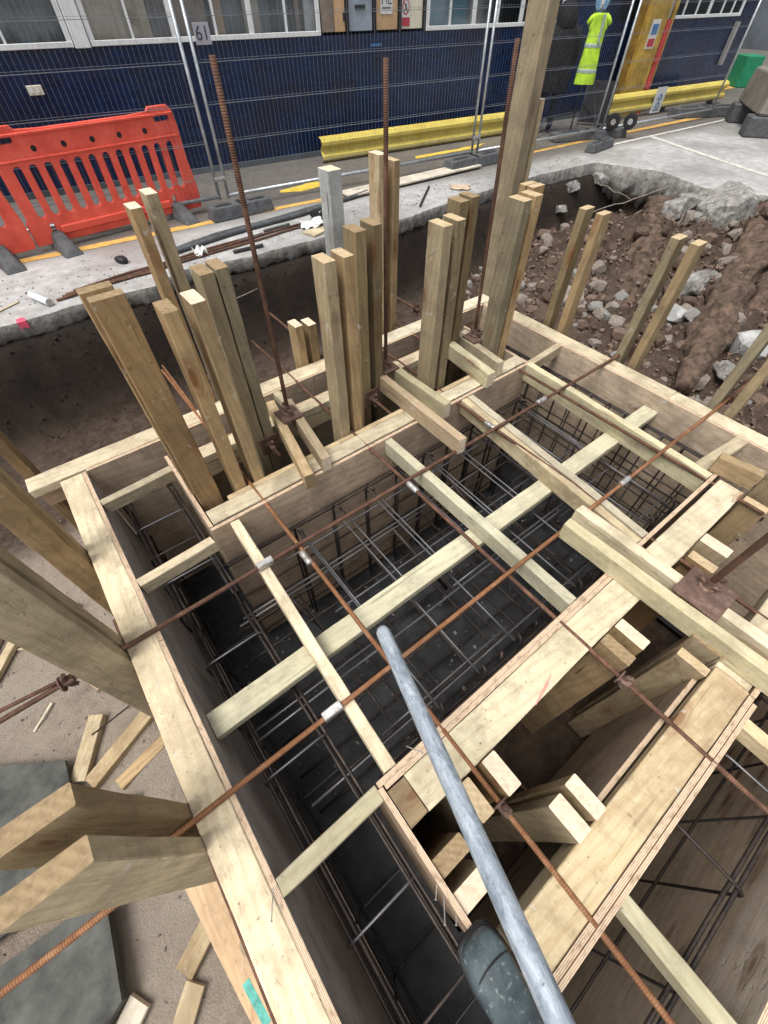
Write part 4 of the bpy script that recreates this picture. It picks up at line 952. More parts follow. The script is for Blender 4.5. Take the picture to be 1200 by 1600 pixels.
# ------------------------------------------------------------------ things lying on the slab
def onslab_rod(name, label, cat, a, b, r, mat, group=None, bend=.0):
    bm = bmesh.new(); a, b = V((*a, ZS+r+.004)), V((*b, ZS+r+.004)); n = 10; ph = random.uniform(0, 9)
    tube_bm(bm, [a.lerp(b, i/n)+V((0, bend*noise.noise(V((i*.3, ph, 0))), 0)) for i in range(n+1)], r, 8)
    return link(name, bm, mat, None, None, label, cat, group, smooth=True)
for k, (a, b) in enumerate((((.08, 5.16), (3.3, 5.36)), ((.12, 5.20), (2.9, 5.42)), ((.02, 5.12), (1.15, 5.22)), ((.2, 5.25), (2.2, 5.46)))):
    onslab_rod('loose_bar', ('rusty bar on the slab edge, front one of the bundle', 'rusty bar on the slab edge, second of the bundle', 'short rusty bar sticking out past the others at the left', 'rearmost rusty bar of the bundle on the slab')[k], 'rebar', a, b, .012, 'rust', 'rusty bars lying on the slab edge', .06)
onslab_rod('cable', 'thick black cable along the fence, nearer of the two', 'cable', (1.3, 5.48), (3.9, 5.82), .026, 'rubber', None, .12)
onslab_rod('cable', 'thick black cable along the fence, farther of the two', 'cable', (1.28, 5.57), (4.3, 5.96), .026, 'rubber', None, .12)
onslab_rod('pipe_offcut', 'short dark pipe on the slab left of the grey-white plank', 'pipe', (2.05, 5.38), (2.36, 5.42), .016, 'rubber')
onslab_rod('pipe_offcut', 'second short dark pipe nearer the paper bag', 'pipe', (2.42, 5.49), (2.78, 5.50), .016, 'rubber')
onslab_rod('pipe_offcut', 'grey-green tube lying close to the slab edge', 'pipe', (1.85, 5.13), (2.2, 5.10), .018, 'dark_metal')
onslab_rod('pipe_offcut', 'thin black rod lying diagonally right of the pale outer posts', 'pipe', (4.52, 5.02), (5.20, 5.60), .014, 'black')
# foam can
t = thing('foam_can', 'white spray can lying on the slab at the left edge', 'can', (-.09, 5.18, ZS))
m, L = frame((-.17, 5.38, ZS+.036), (-.03, 5.02, ZS+.036)); L *= .8
bm = bmesh.new(); tube_bm(bm, [(-L/2, 0, 0), (-L/2+.02, 0, 0), (L/2-.012, 0, 0), (L/2, 0, 0)], 0, 18, radii=[.022, .033, .033, .031]); link('body', bm, 'foam', m, t, smooth=True)
bm = bmesh.new(); tube_bm(bm, [(L/2, 0, 0), (L/2+.006, 0, 0), (L/2+.007, 0, 0), (L/2+.001, 0, 0)], 0, 18, radii=[.031, .032, .024, .012]); link('base', bm, 'coupler', m, t)
bm = bmesh.new(); tube_bm(bm, [(-L/2-.035, 0, 0), (-L/2, 0, 0)], .014, 12); link('cap', bm, 'black', m, t)
bm = bmesh.new(); addbox(bm, -.2, .1, -.015, .012, 0, .006); link('wood_sliver', bm, 'pine_pale', Matrix.Translation((-.36, 5.28, ZS+.006)) @ Matrix.Rotation(.5, 4, 'Z'), None, 'pale sliver of wood beside the spray can', 'offcut')
bm = loft([(-.05, 0, .012, 0, .02, 0), (-.035, 0, .028, 0, .034, 0), (0, 0, .034, 0, .04, 0), (.035, 0, .03, 0, .034, 0), (.052, 0, .014, 0, .02, 0)], 14)
link('tape_reel', bm, 'black', Matrix.Translation((.79, 5.66, ZS+.004)) @ Matrix.Rotation(.4, 4, 'Z') @ Matrix.Scale(1.5, 4), None, 'small shiny black oval case lying on the slab', 'case', smooth=True)
# crumpled sheet and glove
def crumple(label, cat, x, y, s, mat, h=.06, name='paper_bag'):
    bm = bmesh.new(); n = 10
    gr = [[bm.verts.new(((i/n-.5)*s*(1+.3*noise.noise(V((j*.5, x, 1)))), (j/n-.5)*s*.8*(1+.3*noise.noise(V((i*.5, y, 2)))), h*abs(noise.noise(V((i*.22, j*.22, x))))*1.2+.004)) for j in range(n+1)] for i in range(n+1)]
    for i in range(n):
        for j in range(n): bm.faces.new((gr[i][j], gr[i+1][j], gr[i+1][j+1], gr[i][j+1]))
    o = link(name, bm, mat, Matrix.Translation((x, y, ZS+.01)) @ Matrix.Rotation(x, 4, 'Z'), None, label, cat); so_ = o.modifiers.new('t', 'SOLIDIFY'); so_.thickness = .003; return o
crumple('crumpled white sheet beside the grey-white plank', 'sheet', 3.0, 5.3, .30, 'paper', .10)
crumple('dark glove lying behind the crumpled white sheet', 'glove', 3.25, 5.5, .25, 'coat', .10, 'work_glove')
crumple('small crumpled white paper on the rusty bars', 'paper', 1.55, 5.32, .15, 'paper', .09)
crumple('pale flat scrap near the rubber foot by the right slab edge', 'scrap', 5.55, 5.3, .28, 'cardboard', .015, 'card_scrap')
bm = bmesh.new(); addbox(bm, -.16, .16, -.1, .1, 0, .018); link('wood_scrap', bm, ['pine'], Matrix.Translation((2.95, 5.12, ZS+.006)) @ Matrix.Rotation(.3, 4, 'Z'), None, 'square wooden scrap under the crumpled white sheet', 'offcut')
bm = bmesh.new(); addbox(bm, -1.3, 1.3, -.14, .14, 0, .018); link('plywood_sheet', bm, ['ply_pale'], Matrix.Translation((5.25, 5.98, ZS+.03)) @ Matrix.Rotation(-.01, 4, 'Z'), None, 'long striped plywood strip lying along the fence foot', 'plywood')
bm = bmesh.new(); addbox(bm, -1.3, 1.3, -.12, .12, 0, .02); link('plywood_sheet', bm, ['pine'], Matrix.Translation((5.35, 6.03, ZS+.006)) @ Matrix.Rotation(.02, 4, 'Z'), None, 'lower timber strip under the striped plywood by the fence', 'plywood')

# ------------------------------------------------------------------ orange barrier
def barrier(label, M4, L=2.0, full=True):
    t = link('plastic_barrier', None, None, M4, None, label, 'barrier', 'orange plastic barriers')
    H0, H1 = .06, 1.02
    top = [(0, H0), (L-.02, H0), (L, H0+.05), (L, .30), (L-.03, .55), (L-.03, .86), (L-.05, .99), (L-.09, 1.03), (L-.30, 1.03), (L-.33, .995), (L-.55, .985), (.55, .985), (.33, .995), (.30, 1.03), (.10, 1.03), (.04, .99), (.03, .86), (.03, .3), (0, .25)]
    holes = [rrect(L-.28, L-.09, .90, .965, .025), rrect(.09, .28, .90, .965, .025)]
    n = 12; pitch = (L-.22)/n
    for i in range(n):
        cx = .11+pitch*(i+.5); holes.append(rrect(cx-.045, cx+.045, .29, .74, .044, 5))
    holes.append(rrect(L-.36, L-.30, .06+.03, .24, .01)); holes.append(rrect(.20, .26, .09, .24, .01))
    me = curve_plate(top, holes, .018, .006); link('panel', me, 'barrier', M4 @ Matrix.Rotation(pi/2, 4, 'X'), t)
    bm = bmesh.new(); addbox(bm, .04, L-.05, -.042, .042, .955, .98); addbox(bm, .04, L-.05, -.036, .036, .765, .785); bev(bm, .006); link('top_rail', bm, 'barrier', M4, t)
    bm = bmesh.new(); addbox(bm, .30, L-.40, -.045, .045, .12, .20); bev(bm, .012); link('bottom_rail', bm, 'barrier', M4, t)
    for i in range(5): bm = bmesh.new(); x = .42+.29*i; tube_bm(bm, [(x, -.026, .85), (x, -.0245, .85)], .026, 12); link('hole', bm, 'black', M4, t)
    for fx in (.23, L-.33):
        bm = bmesh.new(); v = [(-.10, -.40, 0), (.10, -.40, 0), (.12, .32, 0), (-.12, .32, 0), (-.05, -.36, .05), (.05, -.36, .05), (.05, -.06, .16), (-.05, -.06, .16), (.05, .06, .16), (-.05, .06, .16), (.07, .28, .05), (-.07, .28, .05)]
        q = [bm.verts.new(p) for p in v]; bmesh.ops.convex_hull(bm, input=q); bev(bm, .008); link('foot', bm, 'rubber', M4 @ Matrix.Translation((fx, 0, 0)), t)
ang = math.atan2(.2, 2.11)
barrier('orange-red plastic crowd barrier whose rounded right end shows before the blue wall', Matrix.Translation((.16, 6.515, ZS)) @ Matrix.Rotation(ang, 4, 'Z'))
barrier('orange-red plastic barrier hooked on the left, cut off by the left edge', Matrix.Translation((-1.86, 6.30, ZS)) @ Matrix.Rotation(ang, 4, 'Z'))

# ------------------------------------------------------------------ mesh fence
FA = V((2.3, 6.6, 0)); fd = V((4.35, -.4, 0)).normalized()
def fpt(s, z, o=0): return (FA.x+fd.x*s-fd.y*o, FA.y+fd.y*s+fd.x*o, z)
def fence_panel(label, s0, s1, z1=1.70):
    t = thing('mesh_fence', label, 'fence', fpt(s0, ZS), 'temporary mesh fence panels')
    bm = bmesh.new()
    tube_bm(bm, [fpt(s0, -.19), fpt(s0, z1)], .019, 10); link('frame_post', bm, 'galv', None, t, smooth=True)
    bm = bmesh.new(); tube_bm(bm, [fpt(s1, -.19), fpt(s1, z1)], .019, 10); link('frame_post', bm, 'galv', None, t, smooth=True)
    bm = bmesh.new(); tube_bm(bm, [fpt(s0, z1), fpt(s1, z1)], .019, 10); link('top_rail', bm, 'galv', None, t, smooth=True)
    bm = bmesh.new(); tube_bm(bm, [fpt(s0, -.16), fpt(s1, -.16)], .021, 10); link('bottom_rail', bm, 'galv', None, t, smooth=True)
    bm = bmesh.new(); n = int((s1-s0)/.055)
    wr = .0010 if s0 < 4 else .0007
    for i in range(1, n):
        s = s0+(s1-s0)*i/n; tube_bm(bm, [fpt(s, -.16), fpt(s, z1)], wr, 3, caps=False)
    for z in (.04, .37, .705, 1.04, 1.37):
        tube_bm(bm, [fpt(s0, z), fpt(s1, z)], .0036, 4, caps=False)
        tube_bm(bm, [fpt(s0, z+.02), fpt(s1, z+.02)], .0014, 3, caps=False)
    link('wire_mesh', bm, 'wire', None, t)
fence_panel('mesh fence panel in front of the orange barrier', -3.95, .08)
fence_panel('mesh fence panel before the blue wall, between the two pairs of posts', .20, 4.38)
fence_panel('mesh fence panel behind the tallest timber post', 4.50, 7.42)
fence_panel('mesh fence panel in front of the second yellow crash barrier', 7.62, 11.25)
for s, lab in ((.14, 'fence clamp joining the posts beside the orange barrier'), (4.44, 'fence clamp joining the posts by the yellow crash barrier')):
    bm = bmesh.new()
    addbox(bm, -.07, .07, -.028, .028, -.02, .02); tube_bm(bm, [(0, -.05, 0), (0, .05, 0)], .008, 6); bev(bm, .004)
    link('fence_clamp', bm, 'coupler', Matrix.Translation(fpt(s, .02)) @ Matrix.Rotation(math.atan2(fd.y, fd.x), 4, 'Z'), None, lab, 'clamp')
def fence_foot(label, c, L, rot, w_=.23, h_=.135):
    M4 = Matrix.Translation((c[0], c[1], ZS+.003)) @ Matrix.Rotation(rot, 4, 'Z')
    bm = bmesh.new(); v = [(-L/2, -w_/2, 0), (L/2, -w_/2, 0), (L/2, w_/2, 0), (-L/2, w_/2, 0), (-L/2+.02, -w_/2+.03, h_), (L/2-.02, -w_/2+.03, h_), (L/2-.02, w_/2-.03, h_), (-L/2+.02, w_/2-.03, h_)]
    bmesh.ops.convex_hull(bm, input=[bm.verts.new(p) for p in v]); bev(bm, .012, 2)
    t = link('ballast_block', None, None, M4, None, label, 'fence foot', 'rubber fence feet')
    link('block', bm, 'rubber', M4, t)
    for sx in (-1, 1):
        bm = bmesh.new(); addbox(bm, sx*L*.27-L*.12, sx*L*.27+L*.12, -.03, .03, h_+.002, h_+.016); addbox(bm, sx*L*.27-L*.09, sx*L*.27+L*.09, -.012, .012, h_+.017, h_+.022); link('grip', bm, 'rubber', M4, t)
    bm = bmesh.new(); addbox(bm, -.02, .02, -w_*.35, w_*.35, h_+.001, h_+.008); link('slot', bm, 'black', M4, t)
fence_foot('rubber fence foot near the cables, under the fence posts left of centre', (2.50, 6.25), .85, -.02)
fence_foot('rubber fence foot beside the striped plywood, under the second pair of posts', (6.55, 6.02), 1.15, -.02, .26)
fence_foot('flat rubber foot behind the black-wheeled block on the right', (9.7, 6.05), 1.6, -.35, .3, .12)
fence_foot('small rubber foot standing nearest the right slab corner', (9.15, 5.40), .75, .12, .2, .12)
fence_foot('far rubber fence foot right of the second crash barrier', (13.6, 5.75), 1.6, -.45, .35, .16)
t = thing('wheel_pair', 'pair of small black wheels resting on the flat rubber foot', 'wheels', (10.0, 5.75, ZS+.12))
for dx, dy in ((0, 0), (.28, -.18)):
    bm = bmesh.new(); tube_bm(bm, [(-.05, 0, 0), (-.045, 0, 0), (.045, 0, 0), (.05, 0, 0)], 0, 18, radii=[.09, .12, .12, .09]); wv_ = link('wheel', bm, 'black', Matrix.Translation((10.0+dx, 5.78+dy, ZS+.25)) @ Matrix.Rotation(.5, 4, 'Z'), t)
    bm = bmesh.new(); tube_bm(bm, [(-.058, 0, 0), (.058, 0, 0)], .045, 12); link('hub', bm, 'coupler', Matrix.Translation((10.0+dx, 5.78+dy, ZS+.25)) @ Matrix.Rotation(.5, 4, 'Z'), wv_)

# ------------------------------------------------------------------ workshop building with the blue tiled wall
WR = math.atan2(-.11, .994); WM = Matrix.Translation((2.7, 8.4, 0)) @ Matrix.Rotation(WR, 4, 'Z')
bld = link('workshop_building', None, None, WM, None, 'long workshop building with a blue glazed tile wall and white windows', 'building')
def wbox(name, x0, x1, y0, y1, z0, z1, mat, parent=bld, bv=0):
    bm = bmesh.new(); addbox(bm, x0, x1, y0, y1, z0, z1)
    if bv: bev(bm, bv)
    return link(name, bm, mat, WM, parent)
SILL = 1.085
wbox('tiled_wall', -16, 14.0, 0, .3, ZS-.1, SILL-.002, 'tile')
wbox('plinth', -16, 14.0, -.03, -.002, ZS-.05, ZS+.07, 'wallgrey')
wbox('upper_wall', -16, 14.0, .02, .3, 2.45, 3.6, 'tile')
wbox('tiled_pier', 7.55, 9.1, .0, .3, SILL+.001, 2.448, 'tile')
wbox('tiled_pier', 13.5, 14.0, .0, .3, SILL+.001, 2.448, 'tile')
wbox('back_room', -16, 14.0, 1.4, 1.5, 0, 3.4, 'grey_room')
wbox('room_ceiling', -16, 14.0, .31, 1.39, 2.5, 2.6, 'grey_room')
def window(s0, s1, thick, thin, backs, z1=2.44, fw_=.055):
    f = wbox('window', s0, s1, -.02, .05, SILL, SILL+.05, 'white_paint', bld, .004)      # sill is the anchor mesh
    f.name = 'window'; WORLD[f.name] = WM
    bm = bmesh.new(); addbox(bm, s0, s0+.06, -.012, .05, SILL+.051, z1); addbox(bm, s1-.06, s1, -.012, .05, SILL+.051, z1); addbox(bm, s0, s1, -.012, .05, z1-.06+.061, z1+.06)
    for x in thick: addbox(bm, x-.035, x+.035, -.010, .05, SILL+.051, z1)
    for x in thin: addbox(bm, x-.015, x+.015, -.006, .045, SILL+.051, z1)
    link('frame', bm, 'white_paint', WM, f)
    bm = bmesh.new(); addbox(bm, s0+.06, s1-.06, .012, .016, SILL+.051, z1); link('pane', bm, 'glass', WM, f)
    for a, b, mt, yy in backs:
        bm = bmesh.new(); addbox(bm, a, b, yy, yy+.02, SILL+.02, z1)
        n = int((b-a)/.12)
        link('blind', bm, mt, WM, f)
window(-6.0, -.98, (-2.6, -4.3), (-1.70, -3.4, -5.1), ((-5.9, -1.0, 'slate_room', .30),))
wbox('white_pier', -.97, -.79, -.035, .06, SILL-.01, 2.44, 'white_paint', bv=.006)
window(-.78, 2.43, (.28, 1.355), (-.25, .85, 1.89), ((-.76, .02, 'beige', .10), (.03, .26, 'grey_room', .10), (.3, .84, 'brown_room', .30), (.90, 1.0, 'oak', .08), (1.01, 1.32, 'slate_room', .3), (1.4, 1.84, 'slate_room', .5), (1.42, 1.66, 'beige', .42), (1.93, 2.12, 'slate_room', .4), (2.13, 2.2, 'brown_room', .2), (2.24, 2.40, 'white_paint', .12)))
window(4.36, 7.5, (5.36, 6.45), (4.85, 5.9, 7.0), ((4.40, 4.5, 'oak', .2), (4.51, 5.3, 'teal', .12), (5.4, 6.4, 'brown_room', .2), (6.5, 7.4, 'slate_room', .2)))
window(10.75, 13.4, (12.1,), (11.2, 11.65, 12.6, 13.0), ((10.8, 13.3, 'slate_room', .3),))
# notice bays between the windows
for a, b, mt in ((2.47, 2.68, 'brown_room'), (2.69, 2.87, 'oak'), (2.93, 3.35, 'blue_grey'), (3.42, 3.82, 'oak'), (3.89, 4.30, 'cream')):
    wbox('bay_panel', a, b, .03, .05, SILL+.03, 2.44, mt)
for x in (2.90, 3.385, 3.855, 4.33): wbox('bay_mullion', x-.022, x+.022, -.004, .06, SILL+.001, 2.44, 'black')
wbox('hasp', 3.05, 3.22, .012, .026, 1.33, 1.375, 'dark_metal')
wbox('socket_plate', 2.83, 2.90, .010, .022, 1.22, 1.30, 'dark_metal')
def sign_root(name, label, cat, x, y, z): return link(name, None, None, WM @ Matrix.Translation((x, y, z)), None, label, cat)
def wl(x, y, z): return WM @ Matrix.Translation((x, y, z)) @ Matrix.Rotation(pi/2, 4, 'X')
t = sign_root('poster', 'white paper notice with dark capital letters taped to the wood panel', 'poster', 3.6, 0, 1.4)
bm = bmesh.new(); addbox(bm, 3.50, 3.72, .022, .026, 1.275, 1.62); link('sheet', bm, 'paper', WM, t); text_obj('ME', .15, 'ink', wl(3.61, .020, 1.42), t)
bm = bmesh.new(); addbox(bm, 3.53, 3.69, .019, .021, 1.33, 1.345); link('underline', bm, 'ink', WM, t)
t = sign_root('prohibition_sign', 'red and white prohibition sign on the cream panel', 'sign', 4.0, 0, 1.3)
bm = bmesh.new(); addbox(bm, 3.895, 4.05, .022, .026, 1.14, 1.44); link('plate', bm, 'paper', WM, t)
bm = bmesh.new(); n = 28
ro = [bm.verts.new((3.972+.068*cos(2*pi*i/n), .020, 1.345+.085*sin(2*pi*i/n))) for i in range(n)]; ri = [bm.verts.new((3.972+.052*cos(2*pi*i/n), .020, 1.345+.068*sin(2*pi*i/n))) for i in range(n)]
for i in range(n): bm.faces.new((ro[i], ro[(i+1) % n], ri[(i+1) % n], ri[i]))
for sg in (1,): tube_bm(bm, [(3.972-.04, .020, 1.345+.052), (3.972+.04, .020, 1.345-.052)], .006, 4)
link('ring', bm, 'sign_red', WM, t)
bm = bmesh.new(); tube_bm(bm, [(3.972, .0205, 1.375), (3.972, .0205, 1.315)], .012, 5); tube_bm(bm, [(3.965, .0205, 1.32), (3.94, .0205, 1.30)], .006, 5); tube_bm(bm, [(3.979, .0205, 1.32), (4.0, .0205, 1.30)], .006, 5); link('pictogram', bm, 'ink', WM, t)
bm = bmesh.new(); addbox(bm, 3.90, 4.045, .017, .021, 1.145, 1.235); link('caption', bm, 'sign_red', WM, t)
t = sign_root('power_socket', 'double switched wall socket in the blue tiles at the left', 'socket', -1.6, -.02, .75)
bm = bmesh.new(); addbox(bm, -1.70, -1.53, -.03, -.002, .70, .79); bev(bm, .006); link('face_plate', bm, 'cream', WM, t)
for x in (-1.66, -1.585): bm = bmesh.new(); addbox(bm, x-.018, x+.018, -.036, -.031, .725, .765); link('switch', bm, 'white_paint', WM, t)
t = sign_root('tile_label', 'small pale blue label strip stuck on the tiles above the middle starter bar', 'label', 3.4, -.01, .95)
bm = bmesh.new(); addbox(bm, 3.30, 3.50, -.006, -.002, .945, .975); link('strip', bm, 'ink_blue', WM, t)
# number card on the fence post pair
t = thing('number_card', 'small pale card numbered 61 on top of the left fence posts', 'sign', fpt(.33, 1.25))
bm = bmesh.new(); addbox(bm, -.085, .085, -.004, .004, -.08, .08); bev(bm, .001)
RM = Matrix.Translation(fpt(.33, 1.25, -.025)) @ Matrix.Rotation(math.atan2(fd.y, fd.x), 4, 'Z')
link('card', bm, 'lilac', RM, t); text_obj('61', .15, 'ink', RM @ Matrix.Translation((.0, -.006, 0)) @ Matrix.Rotation(pi/2, 4, 'X'), t)

# crash barriers (yellow W-beam)
def crash(label, s0, s1, y=-.42, ztop=.02):
    t = link('crash_barrier', None, None, WM @ Matrix.Translation((s0, y, ZS)), None, label, 'crash barrier', 'yellow crash barriers')
    bm = bmesh.new(); prof = [(.02, .0), (-.05, -.02), (-.085, -.055), (-.085, -.09), (-.02, -.145), (-.02, -.18), (-.085, -.235), (-.085, -.27), (-.05, -.30), (.01, -.32)]
    n = 2; sec = []
    for x in (s0, s1):
        sec.append([bm.verts.new((x, y+py, ztop+pz)) for py, pz in prof])
    for i in range(len(prof)-1): bm.faces.new((sec[0][i], sec[1][i], sec[1][i+1], sec[0][i+1]))
    o = link('rail', bm, 'crash', WM, t); s = o.modifiers.new('t', 'SOLIDIFY'); s.thickness = .006
    for x in (s0+.35, (s0+s1)/2, s1-.25):
        bm = bmesh.new(); addbox(bm, x-.06, x+.06, y+.03, y+.13, ZS, ztop-.02); bev(bm, .006); link('post', bm, 'dark_metal', WM, t)
    bm = bmesh.new()
    for x in (s0+.06, s0+.34, s1-.06): tube_bm(bm, [(x, y-.052, ztop-.035), (x, y-.066, ztop-.04)], .014, 8)
    link('bolt', bm, 'black', WM, t)
    return t
crash('yellow crash barrier along the blue wall in the middle of the view', 2.05, 6.6)
t2 = crash('yellow crash barrier at the right with a white notice on it', 8.75, 13.0, -.62, .10)
bm = bmesh.new(); addbox(bm, -.17, .17, -.004, .004, -.21, .21); SM = WM @ Matrix.Translation((10.35, -.62-.11, -.06))
ts = link('notice', None, None, SM, None, 'white notice hanging on the right crash barrier', 'sign')
link('sheet', bm, 'paper', SM, ts)
bm = bmesh.new()
for z in (-.11, .02): tube_bm(bm, [(-.07, -.006, z), (-.04, -.006, z+.06), (.0, -.006, z+.075), (.05, -.006, z+.05), (.07, -.006, z), (-.06, -.006, z)], .012, 5)
addbox(bm, -.11, .11, -.007, -.005, -.17, -.15); link('pictogram', bm, 'ink_blue', SM, ts)

# yellow column with red pipe, and the clutter on the right
t = link('steel_column', None, None, WM @ Matrix.Translation((9.9, -.35, ZS)), None, 'tall ochre painted column with a notice and a red pipe beside it', 'column')
wbox('flange', 9.45, 10.05, -.46, -.44, ZS, 3.5, 'yellow_dark', t); wbox('flange', 9.45, 10.05, -.16, -.14, ZS, 3.5, 'yellow_dark', t); wbox('web', 9.72, 9.76, -.439, -.161, ZS, 3.5, 'yellow_dark', t)
tt = link('red_pipe', None, None, WM @ Matrix.Translation((10.2, -.3, ZS)), None, 'battered red pipe guard standing right of the ochre column', 'pipe')
bm = bmesh.new(); tube_bm(bm, [(10.22, -.36, ZS), (10.22, -.36, 1.1)], .09, 12); link('pipe', bm, 'red', WM, tt)
bm = bmesh.new(); tube_bm(bm, [(10.22, -.36, .5), (10.22, -.36, .62)], .11, 12); tube_bm(bm, [(10.22, -.36, .1), (10.22, -.36, .2)], .11, 12); link('collar', bm, 'red', WM, tt)
bm = bmesh.new(); tube_bm(bm, [(10.42, -.3, ZS), (10.42, -.3, 2.6)], .05, 10); tt2 = link('drain_pipe', bm, 'yellow_dark', WM, None, 'worn ochre downpipe right of the red pipe guard', 'pipe')
tn = link('column_notice', None, None, WM @ Matrix.Translation((9.7, -.47, 1.0)), None, 'small white notice with red lower half on the ochre column', 'sign')
wbox('sheet', 9.60, 9.86, -.472, -.465, .72, 1.12, 'paper', tn); wbox('text_block', 9.64, 9.82, -.478, -.474, .92, 1.06, 'ink_blue', tn); wbox('warning_block', 9.63, 9.83, -.478, -.474, .75, .86, 'sign_red', tn)
wbox('pipe_guard', 13.3, 13.4, -.1, -.02, ZS+.6, ZS+1.3, 'coupler', bld)

def clutter(name, label, cat, x, y, sx, sy, sz, mat, rot=0, z=ZS, taper=.9):
    bm = bmesh.new(); v = [(-sx, -sy, 0), (sx, -sy, 0), (sx, sy, 0), (-sx, sy, 0), (-sx*taper, -sy*taper, sz), (sx*taper, -sy*taper, sz), (sx*taper, sy*taper, sz), (-sx*taper, sy*taper, sz)]
    bmesh.ops.convex_hull(bm, input=[bm.verts.new(p) for p in v]); bev(bm, min(sx, sy, sz)*.08, 2)
    return link(name, bm, mat, Matrix.Translation((x, y, z)) @ Matrix.Rotation(rot, 4, 'Z'), None, label, cat)
clutter('green_bin', 'bright green container far off at the right edge', 'bin', 18.7, 7.3, .24, .30, .62, 'green', -.7, taper=1.0)
tcol = clutter('steel_column', 'orange and white worn column above the green container', 'column', 22.0, 9.6, .35, .3, 4.2, 'yellow_dark', 0, taper=1.0)
clutter('steel_column', 'second dark column at the far right behind the fence', 'column', 18.2, 8.9, .22, .22, 4.2, 'dark_metal', 0, taper=1.0)
# concrete skip-like block on timber bearers at the right edge
t = thing('machine_base', 'grey-brown block on dark bearers at the right edge of the slab', 'machine', (13.9, 4.0, ZS))
RB = Matrix.Translation((13.6, 3.9, ZS)) @ Matrix.Rotation(-.95, 4, 'Z')
bm = bmesh.new(); v = [(-1.0, -.9, .30), (1.6, -.9, .30), (1.6, .9, .30), (-1.0, .9, .30), (-.95, -.85, .82), (1.6, -.85, .82), (1.6, .85, .82), (-.95, .85, .82)]
bmesh.ops.convex_hull(bm, input=[bm.verts.new(p) for p in v]); bev(bm, .03, 2); link('body', bm, 'block_grey', RB, t)
bm = bmesh.new(); addbox(bm, -1.1, 1.7, -.95, -.55, .0, .295); bev(bm, .02); link('bearer', bm, 'rubber', RB, t)
bm = bmesh.new(); addbox(bm, -1.1, 1.7, .45, .85, .0, .295); bev(bm, .02); link('bearer', bm, 'rubber', RB, t)
bm = bmesh.new(); addbox(bm, -.2, 1.5, -.5, .5, .825, .86); link('cover', bm, 'white_paint', RB, t)
# far end wall of the hall
bm = bmesh.new(); addbox(bm, 30, 30.3, -30, 40, ZS, 9); addbox(bm, 10, 30, 19, 19.3, ZS, 9); link('end_wall', bm, 'wallgrey', None, None, 'dim grey far wall at the end of the yard', 'wall')

# easel-like folding stand
t = thing('folding_stand', 'dark folding stand with bent legs carrying the lime vest', 'stand', (10.6, 6.55, ZS))
sp = [[(10.35, 6.75, .45), (9.85, 6.45, ZS)], [(10.40, 6.75, .45), (10.35, 6.30, ZS)], [(10.1, 6.6, .0), (9.2, 6.75, -.05), (8.95, 6.7, ZS)], [(10.1, 6.6, .1), (10.75, 6.5, ZS)]]
bm = bmesh.new(); tube_bm(bm, [(9.90, 6.60, ZS), (9.88, 6.59, 1.34)], .014, 8); link('pole', bm, 'dark_metal', None, t, smooth=True)
bm = bmesh.new(); tube_bm(bm, [(9.80, 6.70, 1.255), (9.88, 6.59, 1.29), (9.96, 6.48, 1.255)], .012, 8); link('cross_bar', bm, 'dark_metal', None, t, smooth=True)
for P_ in sp: bm = bmesh.new(); tube_bm(bm, P_, .02, 6); link('leg', bm, 'dark_metal', None, t)
bm = bmesh.new(); addbox(bm, -.02, .02, -.28, .28, 0, .62); link('board', bm, 'dark_metal', Matrix.Translation((10.75, 6.7, ZS+.05)) @ Matrix.Rotation(.5, 4, 'Z'), t)

# hi-vis vest hanging on the wall side
def vest():
    M4 = Matrix.Translation((9.85, 6.55, .16)) @ Matrix.Rotation(radians(-50), 4, 'Z') @ Matrix.Diagonal((.66, .72, .83, 1))
    t = link('hi_vis_vest', None, None, M4, None, 'bright lime hi-vis vest with grey bands hanging on the dark stand', 'vest')
    def w2(z):   # half width by height
        return .24+.03*sin(z*5) if z < 1.12 else .24-.10*(z-1.12)/.2
    zs = [.26+.06*i for i in range(19)]
    def shell(z0, z1, off, mat, name, xr=None):
        bm = bmesh.new(); R = []; nz = max(2, int((z1-z0)/.04)); seg = 20
        for j in range(nz+1):
            z = z0+(z1-z0)*j/nz; hw = w2(z); dp = .10
            R.append([bm.verts.new(((hw+off)*cos(2*pi*k/seg)*(1+.10*noise.noise(V((k*.7, z*4, 0)))), (dp+off)*sin(2*pi*k/seg)*(1+.6*noise.noise(V((k*.9, z*2.2, 5)))), z)) for k in range(seg)])
        for a, b in zip(R, R[1:]):
            for k in range(seg): bm.faces.new((a[k], a[(k+1) % seg], b[(k+1) % seg], b[k]))
        bm.faces.new(R[-1]); return link(name, bm, mat, M4, t, smooth=True)
    shell(.28, 1.32, 0, 'hivis', 'vest_body')
    shell(.46, .52, .006, 'reflective', 'reflective_band'); shell(.84, .90, .006, 'reflective', 'reflective_band')
    bm = bmesh.new(); addbox(bm, .06, .12, -.125, -.112, .92, 1.31); link('reflective_band', bm, 'reflective', M4, t)
    for s in (-1, 1):
        bm = bmesh.new(); tube_bm(bm, [(s*.14, 0, 1.28), (s*.22, 0, 1.24), (s*.29, 0, 1.17)], 0, 8, radii=[.05, .05, .045]); link('shoulder', bm, 'hivis', M4, t, smooth=True)
vest()
t = sign_root('round_sign', 'round light blue sign with a white figure on the dark tiles above the vest', 'sign', 8.5, -.02, 1.36)
bm = bmesh.new(); tube_bm(bm, [(8.5, -.006, 1.40), (8.5, -.014, 1.40)], .20, 28); link('plate', bm, 'hat_blue', WM, t)
bm = bmesh.new(); tube_bm(bm, [(8.5, -.015, 1.47), (8.5, -.019, 1.47)], .05, 14); tube_bm(bm, [(8.5, -.018, 1.42), (8.5, -.018, 1.27)], .035, 6); link('pictogram', bm, 'paper', WM, t)

